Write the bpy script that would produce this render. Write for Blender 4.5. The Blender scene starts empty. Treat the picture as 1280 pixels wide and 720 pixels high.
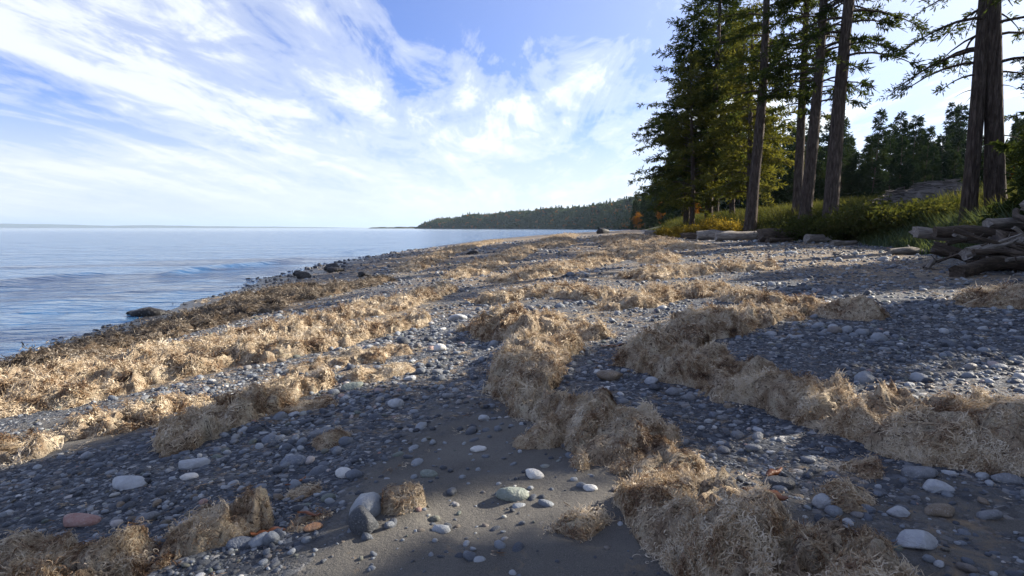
import bpy, math, random
import numpy as np
from mathutils import Vector, Matrix

# ================================================================ camera, sky, sun, exposure
scene = bpy.context.scene
R = math.radians
cam_data = bpy.data.cameras.new("camera"); cam = bpy.data.objects.new("camera", cam_data)
scene.collection.objects.link(cam); scene.camera = cam
cam_data.sensor_width = 36.0; cam_data.lens = 21.375
cam_data.clip_start = 0.05; cam_data.clip_end = 120000.0
cam.location = (0, 0, 1.5); cam.rotation_euler = (R(90) - math.atan(75/760.0), 0, 0)

SUN_AZ, SUN_EL = R(68), R(27)                # azimuth clockwise from +Y (the view direction)
to_sun = Vector((math.sin(SUN_AZ)*math.cos(SUN_EL), math.cos(SUN_AZ)*math.cos(SUN_EL), math.sin(SUN_EL)))
sl = bpy.data.lights.new("sun", 'SUN'); sl.energy = 5.0; sl.angle = R(0.53); sl.color = (1.0, 0.90, 0.76)
sun = bpy.data.objects.new("sun", sl); scene.collection.objects.link(sun)
sun.rotation_euler = to_sun.to_track_quat('Z', 'Y').to_euler(); sun.location = (40, 16, 40)

world = bpy.data.worlds.new("World"); scene.world = world; world.use_nodes = True
def build_world():
    nt = world.node_tree; nt.nodes.clear(); N = nt.nodes; LK = nt.links.new
    def math_(op, a, b=None, c=None, clamp=False):
        n = N.new('ShaderNodeMath'); n.operation = op; n.use_clamp = clamp
        for k, v in enumerate((a, b, c)):
            if v is None: continue
            if isinstance(v, (int, float)): n.inputs[k].default_value = v
            else: LK(v, n.inputs[k])
        return n.outputs[0]
    def ramp(v, stops):
        n = N.new('ShaderNodeValToRGB'); e = n.color_ramp.elements
        n.color_ramp.interpolation = 'EASE'
        while len(e) < len(stops): e.new(0.5)
        for q, (p, c) in zip(e, stops): q.position = p; q.color = (c, c, c, 1)
        LK(v, n.inputs[0]); return n.outputs[0]
    sky = N.new('ShaderNodeTexSky'); sky.sky_type = 'NISHITA'; sky.sun_disc = False
    sky.sun_elevation = SUN_EL; sky.sun_rotation = SUN_AZ; sky.altitude = 0
    sky.air_density = 1.0; sky.dust_density = 0.3; sky.ozone_density = 2.5
    tc = N.new('ShaderNodeTexCoord'); sep = N.new('ShaderNodeSeparateXYZ'); LK(tc.outputs['Generated'], sep.inputs[0])
    X, Y, Z = sep.outputs
    zc = math_('MAXIMUM', Z, 0.0)
    den = math_('ADD', zc, 0.10)
    px = math_('DIVIDE', X, den); py = math_('DIVIDE', Y, den)       # the direction on a cloud layer overhead
    comb = N.new('ShaderNodeCombineXYZ'); LK(px, comb.inputs[0]); LK(py, comb.inputs[1])
    def cloud(rot, sx, sy, scale, detail, rough, dist, off):
        m = N.new('ShaderNodeMapping'); m.inputs['Rotation'].default_value = (0, 0, rot)
        m.inputs['Scale'].default_value = (sx, sy, 1); m.inputs['Location'].default_value = off
        LK(comb.outputs[0], m.inputs[0])
        n = N.new('ShaderNodeTexNoise'); n.inputs['Scale'].default_value = scale; n.inputs['Detail'].default_value = detail
        n.inputs['Roughness'].default_value = rough; n.inputs['Distortion'].default_value = dist
        LK(m.outputs[0], n.inputs['Vector']); return n.outputs[0]
    big = cloud(R(14), 0.62, 0.30, 1.0, 3, 0.5, 0.4, CLOUD_OFF)
    streak = cloud(R(24), 2.3, 0.55, 1.1, 9, 0.66, 0.9, (-3.72, 3.99, 0))
    fine = cloud(R(-35), 3.2, 1.5, 1.6, 8, 0.62, 0.8, (5.2, 0.6, 3.0))
    v = math_('ADD', math_('MULTIPLY', big, 0.55), math_('ADD', math_('MULTIPLY', streak, 0.38), math_('MULTIPLY', fine, 0.20)))
    slant = math_('ADD', 0.10, math_('DIVIDE', 0.30, math_('MAXIMUM', Z, 0.05)), clamp=True)      # a thin layer is seen through less cloud overhead
    body = math_('MULTIPLY', ramp(v, CLOUD_RAMP), slant)
    hor = ramp(zc, [(0.0, 0.96), (0.07, 0.68), (0.20, 0.12), (0.40, 0.0)])          # towards the horizon the layer closes
    mask = math_('SUBTRACT', 1.0, math_('MULTIPLY', math_('SUBTRACT', 1.0, body), math_('SUBTRACT', 1.0, hor)))
    # clouds scatter more light forward, so they are brighter round the sun, whiter high up
    dot = N.new('ShaderNodeVectorMath'); dot.operation = 'DOT_PRODUCT'
    LK(tc.outputs['Generated'], dot.inputs[0]); dot.inputs[1].default_value = tuple(to_sun)
    glow = math_('POWER', math_('MAXIMUM', math_('ADD', math_('MULTIPLY', dot.outputs['Value'], 0.5), 0.5), 0.0), 3.0)
    mask = math_('MAXIMUM', mask, math_('MULTIPLY', math_('POWER', glow, 1.6), 0.95), clamp=True)        # the bright veil round the sun
    lum = math_('ADD', CLOUD_LUM, math_('MULTIPLY', glow, CLOUD_GLOW))
    thick = math_('ADD', 0.93, math_('MULTIPLY', ramp(v, [(0.42, 0.0), (0.75, 1.0)]), 0.12))
    lum = math_('MULTIPLY', lum, thick)
    cc = N.new('ShaderNodeVectorMath'); cc.operation = 'SCALE'; cc.inputs[0].default_value = (0.90, 0.95, 1.0); LK(lum, cc.inputs['Scale'])
    tint = N.new('ShaderNodeMix'); tint.data_type = 'RGBA'; tint.blend_type = 'MULTIPLY'; tint.inputs[0].default_value = 1.0
    LK(sky.outputs[0], tint.inputs[6]); tint.inputs[7].default_value = (0.35, 0.57, 1.12, 1)
    mix = N.new('ShaderNodeMix'); mix.data_type = 'RGBA'; LK(mask, mix.inputs[0]); LK(tint.outputs[2], mix.inputs[6]); LK(cc.outputs[0], mix.inputs[7])
    bg = N.new('ShaderNodeBackground'); bg.inputs['Strength'].default_value = SKY_STRENGTH
    out = N.new('ShaderNodeOutputWorld'); LK(mix.outputs[2], bg.inputs[0]); LK(bg.outputs[0], out.inputs[0])
SKY_STRENGTH = 0.07
CLOUD_OFF = (8.92, 7.01, 1.09)
CLOUD_RAMP = [(0.49, 0.0), (0.57, 0.45), (0.65, 0.97)]
CLOUD_LUM, CLOUD_GLOW = 5.8, 2.8
build_world()
vs = scene.view_settings
vs.view_transform = 'Standard'; vs.look = 'None'; vs.exposure = 1.35; vs.gamma = 1.0; vs.use_curve_mapping = False
scene.cycles.max_bounces = 6; scene.cycles.diffuse_bounces = 3; scene.cycles.glossy_bounces = 3
scene.cycles.transparent_max_bounces = 8; scene.cycles.sample_clamp_indirect = 6.0

# ---------------------------------------------------------------- terrain (metres; eye stands over the origin, looks along +Y)
EYE = 1.5
SEA = -0.9
SX = np.array([[-60,-8.2],[0,-9.0],[11,-9.3],[17,-9.9],[27,-11.4],[37,-12.3],[61,-11.4],[90,-9.0],[122,-6.0],[200,8.0],[365,52.0],[520,92.0],[700,132.0],[900,160.0]])
TX = np.array([[-60,9.0],[0,9.6],[8,10.4],[14,11.8],[20,14.5],[27,17.6],[34,18.7],[45,16.2],[60,15.4],[76,17.2],[122,27.0],[200,42.0],[365,82.0],[520,120.0],[700,160.0],[900,190.0]])
PZ = np.array([[-60,2.3],[20,2.4],[32,2.5],[45,2.1],[60,1.75],[90,1.7],[900,3.0]])
def _h(ix, iy, s):
    n = (ix.astype(np.int64) * 374761393 + iy.astype(np.int64) * 668265263 + s * 1442695041) & 0xFFFFFFFF
    n = ((n ^ (n >> 13)) * 1274126177) & 0xFFFFFFFF
    n = ((n ^ (n >> 16)) * 2246822519) & 0xFFFFFFFF
    return ((n ^ (n >> 15)) & 0xFFFFFF) / 8388607.5 - 1.0
def noise(x, y, s=0):                                   # value noise, -1..1
    x = np.asarray(x, float); y = np.asarray(y, float)
    ix = np.floor(x); iy = np.floor(y); fx = x - ix; fy = y - iy
    fx = fx*fx*fx*(fx*(fx*6-15)+10); fy = fy*fy*fy*(fy*(fy*6-15)+10)
    a = _h(ix, iy, s); b = _h(ix+1, iy, s); c = _h(ix, iy+1, s); d = _h(ix+1, iy+1, s)
    return (a+(b-a)*fx) + ((c+(d-c)*fx) - (a+(b-a)*fx))*fy
def fbm(x, y, s=0, o=4, g=0.5):
    t = 0; a = 1; n = 0
    for k in range(o):
        cs, sn = math.cos(0.6*k+0.4), math.sin(0.6*k+0.4)
        t = t + a*noise((x*cs-y*sn)*2**k, (x*sn+y*cs)*2**k, s+k*17); n += a; a *= g
    return t/n
def sstep(a, b, v):
    t = np.clip((v-a)/(b-a), 0, 1); return t*t*(3-2*t)
def H(x, y):
    x = np.asarray(x, float); y = np.asarray(y, float)
    xs = np.interp(y, SX[:,0], SX[:,1]) + 0.35*noise(x*0+3.1, y*0.35, 5) + 0.12*noise(x*0+8.1, y*1.3, 6)
    xt = np.interp(y, TX[:,0], TX[:,1]) + 0.5*noise(x*0+1.7, y*0.22, 7)
    u = (x-xs)/(xt-xs)
    z = np.interp(u, [-6, -1, -0.15, 0, 0.12, 0.47, 0.75, 1.0], [-6, -3.2, -1.25, -0.9, -0.66, 0.0, 0.36, 0.58])
    z = z + (np.interp(y, PZ[:,0], PZ[:,1])-0.58)*sstep(-0.3, 6.5, x-xt)
    z = z + 0.32*sstep(18, 62, y)*np.clip(u, 0, 1)*(1-sstep(140, 260, y))
    r = np.hypot(x, y)
    amp = sstep(-0.05, 0.2, u)
    z = z + amp*(0.05*fbm(x*0.35, y*0.35, 11, 2) + 0.035*fbm(x*1.1, y*1.1, 12, 2)*np.exp(-r/60) + 0.010*fbm(x*4.5, y*4.5, 13, 3)*np.exp(-r/20))
    z = z - 0.035*sstep(0.15, 0.6, fbm(x*2.3, y*1.9, 15, 2))*np.exp(-r/9) + 0.006*noise(x*11, y*11, 16)*np.exp(-r/6)
    z = z + 0.25*fbm(x*0.12, y*0.12, 14, 3)*sstep(3, 12, x-xt)
    return z

# ================================================================ helpers
COL = scene.collection
def mesh_np(name, verts, faces, mats=(), smooth=False, cols=None):
    """verts (n,3), faces (m,k) array; cols = {attribute: (n,4)} point colours"""
    me = bpy.data.meshes.new(name)
    verts = np.asarray(verts, np.float32); faces = np.asarray(faces, np.int32)
    n, k = faces.shape
    me.vertices.add(len(verts)); me.vertices.foreach_set('co', verts.ravel())
    me.loops.add(n*k); me.loops.foreach_set('vertex_index', faces.ravel())
    me.polygons.add(n); me.polygons.foreach_set('loop_start', np.arange(0, n*k, k, dtype=np.int32))
    me.polygons.foreach_set('loop_total', np.full(n, k, np.int32))
    if smooth: me.polygons.foreach_set('use_smooth', np.ones(n, bool))
    for a, c in (cols or {}).items():
        at = me.attributes.new(a, 'FLOAT_COLOR', 'POINT'); at.data.foreach_set('color', np.asarray(c, np.float32).ravel())
    for m in mats: me.materials.append(m)
    me.update(calc_edges=True); me.validate()
    return me
def obj(name, me, parent=None, loc=(0,0,0), rot=(0,0,0), scl=(1,1,1)):
    o = bpy.data.objects.new(name, me); COL.objects.link(o); o.parent = parent
    o.location = loc; o.rotation_euler = rot; o.scale = scl
    return o
def tag(o, label=None, cat=None, group=None, kind=None):
    if label: o['label'] = label
    if cat: o['category'] = cat
    if group: o['group'] = group
    if kind: o['kind'] = kind
    return o
def copy_tree(o, parent=None):
    c = o.copy(); COL.objects.link(c); c.parent = parent
    for ch in list(o.children): copy_tree(ch, c)
    return c
def gz(x, y): return float(H(np.array([x]), np.array([y]))[0])
def join(parts):
    """[(verts, faces)] with the same face size -> one"""
    vs_, fs_, b = [], [], 0
    for v, f in parts:
        vs_.append(np.asarray(v)); fs_.append(np.asarray(f)+b); b += len(v)
    return np.concatenate(vs_), np.concatenate(fs_)
def tube(path, radii, sides=8, rough=0.0, rng=None, cap=True):
    """tapered tube of quads along a polyline (caps as quad fans folded to the centre)"""
    path = np.asarray(path, float); n = len(path); V = []; F = []
    t = np.gradient(path, axis=0); t /= np.linalg.norm(t, axis=1)[:, None]+1e-9
    up = np.array([0, 0, 1.0]) if abs(t[0][2]) < 0.9 else np.array([1.0, 0, 0])
    ang = np.arange(sides)/sides*2*math.pi
    for i in range(n):
        a = np.cross(t[i], up); a /= np.linalg.norm(a)+1e-9; b = np.cross(a, t[i]); up = b
        r = radii[i]*np.ones(sides)
        if rough and rng is not None: r = r*(1+rough*rng.standard_normal(sides))
        V.append(path[i] + (np.cos(ang)*r)[:, None]*a + (np.sin(ang)*r)[:, None]*b)
    for i in range(n-1):
        for k in range(sides):
            F.append((i*sides+k, i*sides+(k+1) % sides, (i+1)*sides+(k+1) % sides, (i+1)*sides+k))
    V = np.concatenate(V)
    if cap:
        for e, base in ((0, 0), (n-1, (n-1)*sides)):
            c = len(V); V = np.vstack([V, path[e]])
            for k in range(0, sides, 2):
                q = (base+k, base+(k+1) % sides, base+(k+2) % sides, c)
                F.append(q if e else q[::-1])
    return V, np.array(F)

# ---------------------------------------------------------------- materials
def mat(name, build):
    m = bpy.data.materials.new(name); m.use_nodes = True; nt = m.node_tree; nt.nodes.clear()
    out = nt.nodes.new('ShaderNodeOutputMaterial'); build(NT(nt), out); return m
class NT:
    def __init__(s, nt): s.nt = nt
    def n(s, t, **kw):
        q = s.nt.nodes.new('ShaderNode'+t)
        for k, v in kw.items(): setattr(q, k, v)
        return q
    def l(s, a, b): s.nt.links.new(a, b)
    def set(s, sock, v):
        if hasattr(v, 'links') or isinstance(v, bpy.types.NodeSocket): s.l(v, sock)
        else: sock.default_value = v
    def noise(s, vec, scale, detail=4, rough=0.55, dist=0.0):
        q = s.n('TexNoise'); s.l(vec, q.inputs['Vector']); q.inputs['Scale'].default_value = scale
        q.inputs['Detail'].default_value = detail; q.inputs['Roughness'].default_value = rough; q.inputs['Distortion'].default_value = dist
        return q.outputs[0]
    def vor(s, vec, scale, feature='F1', out='Distance'):
        q = s.n('TexVoronoi', feature=feature); s.l(vec, q.inputs['Vector']); q.inputs['Scale'].default_value = scale
        return q.outputs[out]
    def ramp(s, v, stops, interp='LINEAR'):
        q = s.n('ValToRGB'); e = q.color_ramp.elements; q.color_ramp.interpolation = interp
        while len(e) < len(stops): e.new(0.5)
        for a, (p, c) in zip(e, stops):
            a.position = p; a.color = tuple(c)+(1,) if hasattr(c, '__len__') else (c, c, c, 1)
        s.l(v, q.inputs[0]); return q.outputs[0]
    def math(s, op, a, b=0.0, clamp=False):
        q = s.n('Math', operation=op, use_clamp=clamp); s.set(q.inputs[0], a); s.set(q.inputs[1], b); return q.outputs[0]
    def mix(s, f, a, b, mode='MIX'):
        q = s.n('Mix', data_type='RGBA', blend_type=mode); s.set(q.inputs[0], f)
        for k, v in ((6, a), (7, b)):
            s.set(q.inputs[k], v if not isinstance(v, tuple) else (v+(1,) if len(v) == 3 else v))
        return q.outputs[2]
    def bump(s, h, strength=0.5, dist=0.02, normal=None):
        q = s.n('Bump'); s.l(h, q.inputs['Height']); q.inputs['Strength'].default_value = strength; q.inputs['Distance'].default_value = dist
        if normal: s.l(normal, q.inputs['Normal'])
        return q.outputs[0]
    def bsdf(s, color, rough=0.8, normal=None, spec=0.3, **kw):
        q = s.n('BsdfPrincipled'); s.set(q.inputs['Base Color'], color if not isinstance(color, tuple) else color+(1,))
        s.set(q.inputs['Roughness'], rough); q.inputs['Specular IOR Level'].default_value = spec
        if normal: s.l(normal, q.inputs['Normal'])
        return q.outputs[0]
    def pos(s): return s.n('NewGeometry').outputs['Position']
    def objc(s): return s.n('TexCoord').outputs['Object']
    def rnd(s): return s.n('ObjectInfo').outputs['Random']
    def attr(s, name, out='Color'):
        q = s.n('Attribute'); q.attribute_name = name; return q.outputs[out]

def _beach(t, out):
    p = t.pos(); sp = t.n('SeparateColor'); t.l(t.attr('zone'), sp.inputs[0]); peb, veg, wet = sp.outputs
    lit = t.attr('zone', 'Alpha')
    g1 = t.vor(p, 60); c1 = t.vor(p, 60, out='Color'); g2 = t.vor(p, 26); c2 = t.vor(p, 26, out='Color'); g3 = t.vor(p, 150)
    fine = t.noise(p, 260, 3); med = t.noise(p, 9, 5); lowf = t.noise(p, 1.7, 5)
    sand = t.mix(t.ramp(lowf, [(0.35, 0), (0.65, 1)]), (0.062, 0.061, 0.058), (0.112, 0.107, 0.096))
    sand = t.mix(t.ramp(fine, [(0.38, 0), (0.68, 1)]), sand, t.mix(0.5, sand, (0.27, 0.25, 0.22)))
    s1 = t.n('SeparateColor'); t.l(c1, s1.inputs[0]); s2 = t.n('SeparateColor'); t.l(c2, s2.inputs[0])
    st1 = t.ramp(s1.outputs[0], [(0, (0.028, 0.034, 0.044)), (0.5, (0.068, 0.078, 0.096)), (0.8, (0.13, 0.145, 0.165)), (0.93, (0.16, 0.125, 0.10)), (1, (0.34, 0.35, 0.36))])
    st2 = t.ramp(s2.outputs[0], [(0, (0.028, 0.034, 0.046)), (0.55, (0.075, 0.087, 0.108)), (0.85, (0.16, 0.175, 0.195)), (1, (0.36, 0.36, 0.36))])
    gsel = t.ramp(s2.outputs[1], [(0.45, 0), (0.5, 1)])
    gravel = t.mix(gsel, st1, st2)
    pm = t.ramp(t.math('ADD', peb, t.math('MULTIPLY', t.math('SUBTRACT', med, 0.5), 0.9)), [(0.30, 0), (0.55, 1)])
    col = t.mix(pm, sand, gravel)
    # dry seaweed crumbs
    lm = t.ramp(t.math('ADD', lit, t.math('MULTIPLY', t.math('SUBTRACT', t.noise(p, 5, 7, 0.7, 0.6), 0.5), 1.6)), [(0.42, 0), (0.62, 0.85)])
    litc = t.mix(t.noise(p, 30, 5), (0.13, 0.09, 0.055), (0.38, 0.29, 0.185))
    col = t.mix(lm, col, litc)
    soil = t.mix(t.noise(p, 3.5, 6), (0.035, 0.045, 0.018), (0.11, 0.10, 0.045))
    col = t.mix(t.ramp(t.math('ADD', veg, t.math('MULTIPLY', t.math('SUBTRACT', med, 0.5), 0.5)), [(0.3, 0), (0.7, 1)]), col, soil)
    col = t.mix(t.math('MULTIPLY', wet, 0.92), col, (0.018, 0.018, 0.019))
    hgt = t.math('ADD', t.math('MULTIPLY', t.math('SUBTRACT', 1.0, t.mix(gsel, t.math('MULTIPLY', g1, 1.0), g2)), t.math('ADD', t.math('MULTIPLY', pm, 0.9), 0.1)),
                 t.math('ADD', t.math('MULTIPLY', fine, 0.22), t.math('MULTIPLY', t.noise(p, 40, 6, 0.7), 0.6)))
    rough = t.math('SUBTRACT', 0.88, t.math('MULTIPLY', wet, 0.55))
    t.l(t.bsdf(col, rough, t.bump(hgt, 1.0, 0.028), 0.35), out.inputs[0])
M_BEACH = mat('beach_gravel', _beach)

def _stone(t, out):
    p = t.objc(); inf = t.n('ObjectInfo'); r = inf.outputs['Random']
    r2 = t.math('FRACT', t.math('MULTIPLY', r, 37.13))
    c = t.ramp(r, [(0.0, (0.032, 0.039, 0.052)), (0.25, (0.066, 0.079, 0.102)), (0.46, (0.125, 0.145, 0.175)), (0.64, (0.21, 0.235, 0.265)), (0.80, (0.34, 0.365, 0.39)), (0.90, (0.14, 0.112, 0.09)), (0.95, (0.11, 0.135, 0.115)), (0.985, (0.5, 0.5, 0.49)), (1.0, (0.28, 0.15, 0.12))])  # grey stones; the blue of skylit shade is mixed into these tones
    nz = t.noise(p, 2.2, 6, 0.6); sp = t.noise(p, 22, 3, 0.6)
    c = t.mix(t.ramp(nz, [(0.35, 0), (0.65, 0.5)]), c, t.mix(0.5, c, (0.05, 0.05, 0.055)))
    c = t.mix(t.ramp(sp, [(0.55, 0), (0.75, 0.5)]), c, t.mix(0.5, c, (0.42, 0.42, 0.41)))
    sz = t.n('SeparateXYZ'); t.l(t.pos(), sz.inputs[0]); wet = t.ramp(t.math('MULTIPLY', t.math('SUBTRACT', sz.outputs[2], SEA+0.06), 2.2), [(0.0, 1), (0.55, 0)])       # splashed by the sea
    c = t.mix(t.math('MULTIPLY', wet, 0.8), c, (0.014, 0.014, 0.015))
    rg = t.math('SUBTRACT', t.math('ADD', 0.45, t.math('MULTIPLY', r2, 0.35)), t.math('MULTIPLY', wet, 0.3))
    t.l(t.bsdf(c, rg, t.bump(t.noise(p, 9, 6), 0.35, 0.06), 0.35), out.inputs[0])
M_STONE = mat('pebble_stone', _stone)
def stone_mat(name, base, alt, vein=False):
    def f(t, out):
        p = t.objc(); nz = t.noise(p, 1.8, 7, 0.62, 0.5); sp = t.noise(p, 24, 3)
        c = t.mix(t.ramp(nz, [(0.34, 0), (0.68, 1)]), base, alt)
        c = t.mix(t.ramp(sp, [(0.56, 0), (0.78, 0.45)]), c, (0.5, 0.5, 0.5))
        if vein: c = t.mix(t.ramp(t.noise(p, 1.4, 3, 0.5, 2.5), [(0.49, 0), (0.5, 0.3), (0.51, 0)]), c, (0.6, 0.6, 0.58))
        t.l(t.bsdf(c, 0.62, t.bump(t.noise(p, 7, 7), 0.4, 0.08), 0.3), out.inputs[0])
    return mat(name, f)
SM = dict(pale=stone_mat('pale_grey_stone', (0.40, 0.42, 0.44), (0.27, 0.285, 0.31)), white=stone_mat('white_stone', (0.62, 0.62, 0.60), (0.45, 0.45, 0.44)),
          grey=stone_mat('grey_stone', (0.20, 0.21, 0.225), (0.12, 0.128, 0.14)), blue=stone_mat('blue_grey_stone', (0.15, 0.175, 0.215), (0.085, 0.10, 0.13), True),
          dark=stone_mat('dark_stone', (0.045, 0.052, 0.062), (0.085, 0.09, 0.10)), green=stone_mat('green_grey_stone', (0.16, 0.19, 0.165), (0.24, 0.26, 0.23)),
          pink=stone_mat('pink_stone', (0.27, 0.13, 0.105), (0.36, 0.27, 0.245)), orange=stone_mat('rusty_stone', (0.40, 0.19, 0.08), (0.30, 0.20, 0.13)),
          brown=stone_mat('brown_stone', (0.15, 0.115, 0.08), (0.22, 0.185, 0.145)), black=stone_mat('wet_black_rock', (0.012, 0.012, 0.013), (0.03, 0.028, 0.026)))

def weed_core(name, a, b, d):
    def f(t, out):
        p = t.pos(); w = t.n('TexNoise'); t.l(p, w.inputs['Vector']); w.inputs['Scale'].default_value = 5.0; w.inputs['Detail'].default_value = 3
        wp = t.n('VectorMath', operation='MULTIPLY_ADD'); t.l(w.outputs['Color'], wp.inputs[0]); wp.inputs[1].default_value = (0.22, 0.22, 0.22); t.l(p, wp.inputs[2]); q = wp.outputs[0]
        n1 = t.noise(q, 6, 6, 0.62); n2 = t.noise(q, 34, 7, 0.7, 0.8); n3 = t.noise(p, 1.6, 4)
        mp = t.n('Mapping'); t.l(q, mp.inputs[0]); mp.inputs['Scale'].default_value = (1.0, 0.22, 1.0); st = t.noise(mp.outputs[0], 130, 4, 0.6, 0.5)     # strands
        c = t.ramp(n1, [(0.36, b), (0.54, a), (0.70, tuple(min(0.7, 1.3*v) for v in a))])
        c = t.mix(t.ramp(n2, [(0.38, 0.95), (0.48, 0)]), c, d)
        c = t.mix(t.ramp(st, [(0.35, 0.6), (0.58, 0)]), c, t.mix(0.6, c, d))
        c = t.mix(t.ramp(n3, [(0.50, 0), (0.68, 0.55)]), c, t.mix(0.5, c, b))
        h = t.math('ADD', t.math('MULTIPLY', n2, 0.8), t.math('ADD', t.math('MULTIPLY', st, 0.5), t.math('MULTIPLY', n1, 0.5)))
        t.l(t.bsdf(c, 0.9, t.bump(h, 1.0, 0.045), 0.12), out.inputs[0])
    return mat(name, f)
def weed_frond(name, ramp):
    def f(t, out):
        r = t.rnd(); sh = t.attr('shade', 'Fac'); p = t.pos()
        q = t.math('ADD', t.math('ADD', 0.11, t.math('MULTIPLY', r, 0.07)), t.math('ADD', t.math('MULTIPLY', sh, 0.12), t.math('MULTIPLY', t.noise(p, 5.0, 5, 0.6, 0.6), 0.78)))
        q = t.math('ADD', q, t.math('MULTIPLY', t.math('SUBTRACT', t.noise(p, 1.7, 3), 0.5), 0.5))  # blotches carry damp-weed tones and crevice darkness put into the colour
        c = t.ramp(q, ramp)
        d = t.n('BsdfDiffuse'); t.l(c, d.inputs[0]); tr = t.n('BsdfTranslucent'); t.l(c, tr.inputs[0])
        gl = t.n('BsdfGlossy'); gl.inputs['Roughness'].default_value = 0.45; gl.inputs[0].default_value = (1, 1, 1, 1)
        m = t.n('MixShader'); m.inputs[0].default_value = 0.22; t.l(d.outputs[0], m.inputs[1]); t.l(tr.outputs[0], m.inputs[2])
        m2 = t.n('MixShader'); m2.inputs[0].default_value = 0.025; t.l(m.outputs[0], m2.inputs[1]); t.l(gl.outputs[0], m2.inputs[2])
        t.l(m2.outputs[0], out.inputs[0])
    return mat(name, f)
M_WEED = weed_core('dry_seaweed_mat', (0.58, 0.48, 0.35), (0.30, 0.215, 0.14), (0.07, 0.05, 0.036))
M_WEEDD = weed_core('damp_seaweed_mat', (0.21, 0.16, 0.11), (0.11, 0.075, 0.05), (0.03, 0.022, 0.017))
M_FROND = weed_frond('dry_seaweed_frond', [(0.40, (0.045, 0.028, 0.019)), (0.49, (0.19, 0.11, 0.06)), (0.555, (0.40, 0.30, 0.19)), (0.64, (0.58, 0.485, 0.355)), (0.82, (0.72, 0.65, 0.53))])
M_FROND_DK = weed_frond('damp_seaweed_frond', [(0.34, (0.025, 0.018, 0.014)), (0.50, (0.085, 0.066, 0.05)), (0.63, (0.19, 0.158, 0.122)), (0.84, (0.36, 0.31, 0.245))])

def leaf_mat(name, ramp, trans=0.35, scale=0.5):
    def f(t, out):
        p = t.pos(); r = t.rnd(); n1 = t.noise(p, scale, 4, 0.6); n2 = t.noise(p, scale*9, 3)
        q = t.math('ADD', t.math('MULTIPLY', n1, 0.55), t.math('ADD', t.math('MULTIPLY', n2, 0.35), t.math('MULTIPLY', r, 0.12)))
        c = t.ramp(q, ramp)
        d = t.n('BsdfDiffuse'); t.l(c, d.inputs[0]); tr = t.n('BsdfTranslucent'); t.l(t.mix(1.0, c, (1.25, 1.15, 0.5), 'MULTIPLY'), tr.inputs[0])
        m = t.n('MixShader'); m.inputs[0].default_value = trans; t.l(d.outputs[0], m.inputs[1]); t.l(tr.outputs[0], m.inputs[2])
        t.l(m.outputs[0], out.inputs[0])
    return mat(name, f)
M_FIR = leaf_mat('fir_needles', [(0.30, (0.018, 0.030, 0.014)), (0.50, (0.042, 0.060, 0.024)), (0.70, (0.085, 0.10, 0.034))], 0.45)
M_FIRY = leaf_mat('sun_tinted_green_needles', [(0.30, (0.045, 0.058, 0.020)), (0.50, (0.10, 0.108, 0.034)), (0.70, (0.165, 0.155, 0.05))], 0.45)  # lighter, yellower green: part of the sunlight is put into the colour
M_FARF = leaf_mat('wood_needles', [(0.30, (0.012, 0.025, 0.018)), (0.50, (0.026, 0.044, 0.026)), (0.70, (0.055, 0.072, 0.034))], 0.25, 0.08)
M_HEAD = leaf_mat('headland_needles', [(0.30, (0.018, 0.034, 0.018)), (0.50, (0.040, 0.062, 0.026)), (0.70, (0.080, 0.095, 0.034))], 0.3, 0.02)
M_AUT = leaf_mat('autumn_leaves', [(0.30, (0.10, 0.045, 0.012)), (0.50, (0.22, 0.10, 0.025)), (0.70, (0.32, 0.17, 0.04))], 0.4)
M_SHRUB = leaf_mat('shrub_leaves', [(0.28, (0.024, 0.033, 0.014)), (0.5, (0.056, 0.068, 0.026)), (0.72, (0.125, 0.12, 0.048))], 0.35, 1.2)
M_SHRUBY = leaf_mat('yellow_shrub_leaves', [(0.28, (0.10, 0.075, 0.02)), (0.5, (0.25, 0.19, 0.045)), (0.72, (0.40, 0.32, 0.08))], 0.4, 1.2)
M_GRASS = leaf_mat('shore_grass_blades', [(0.28, (0.03, 0.042, 0.018)), (0.5, (0.072, 0.086, 0.038)), (0.72, (0.19, 0.17, 0.085))], 0.35, 0.8)
M_GRASSB = leaf_mat('blue_green_grass_blades', [(0.28, (0.04, 0.06, 0.04)), (0.5, (0.085, 0.12, 0.075)), (0.72, (0.16, 0.19, 0.11))], 0.3, 0.8)
def _bark(t, out):
    p = t.objc(); mp = t.n('Mapping'); t.l(p, mp.inputs[0]); mp.inputs['Scale'].default_value = (7, 7, 1.1)
    n = t.noise(mp.outputs[0], 1.6, 8, 0.68, 0.6); v = t.vor(mp.outputs[0], 2.0)
    c = t.ramp(n, [(0.30, (0.022, 0.017, 0.014)), (0.5, (0.072, 0.056, 0.047)), (0.72, (0.165, 0.135, 0.115))])
    t.l(t.bsdf(c, 0.9, t.bump(t.math('ADD', n, t.math('MULTIPLY', v, 0.8)), 1.0, 0.16), 0.15), out.inputs[0])
M_BARK = mat('fir_bark', _bark)
def wood_mat(name, lo, mid, hi):
    def f(t, out):
        p = t.objc(); mp = t.n('Mapping'); t.l(p, mp.inputs[0]); mp.inputs['Scale'].default_value = (1.0, 9, 9)
        n = t.noise(mp.outputs[0], 2.2, 8, 0.65, 0.5); b = t.noise(p, 1.6, 4)
        c = t.ramp(t.math('ADD', t.math('MULTIPLY', n, 0.7), t.math('MULTIPLY', b, 0.3)), [(0.32, lo), (0.5, mid), (0.7, hi)])
        t.l(t.bsdf(c, 0.85, t.bump(n, 0.9, 0.03), 0.2), out.inputs[0])
    return mat(name, f)
M_WOOD = wood_mat('bleached_driftwood', (0.07, 0.06, 0.052), (0.21, 0.19, 0.17), (0.40, 0.375, 0.345))
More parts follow.
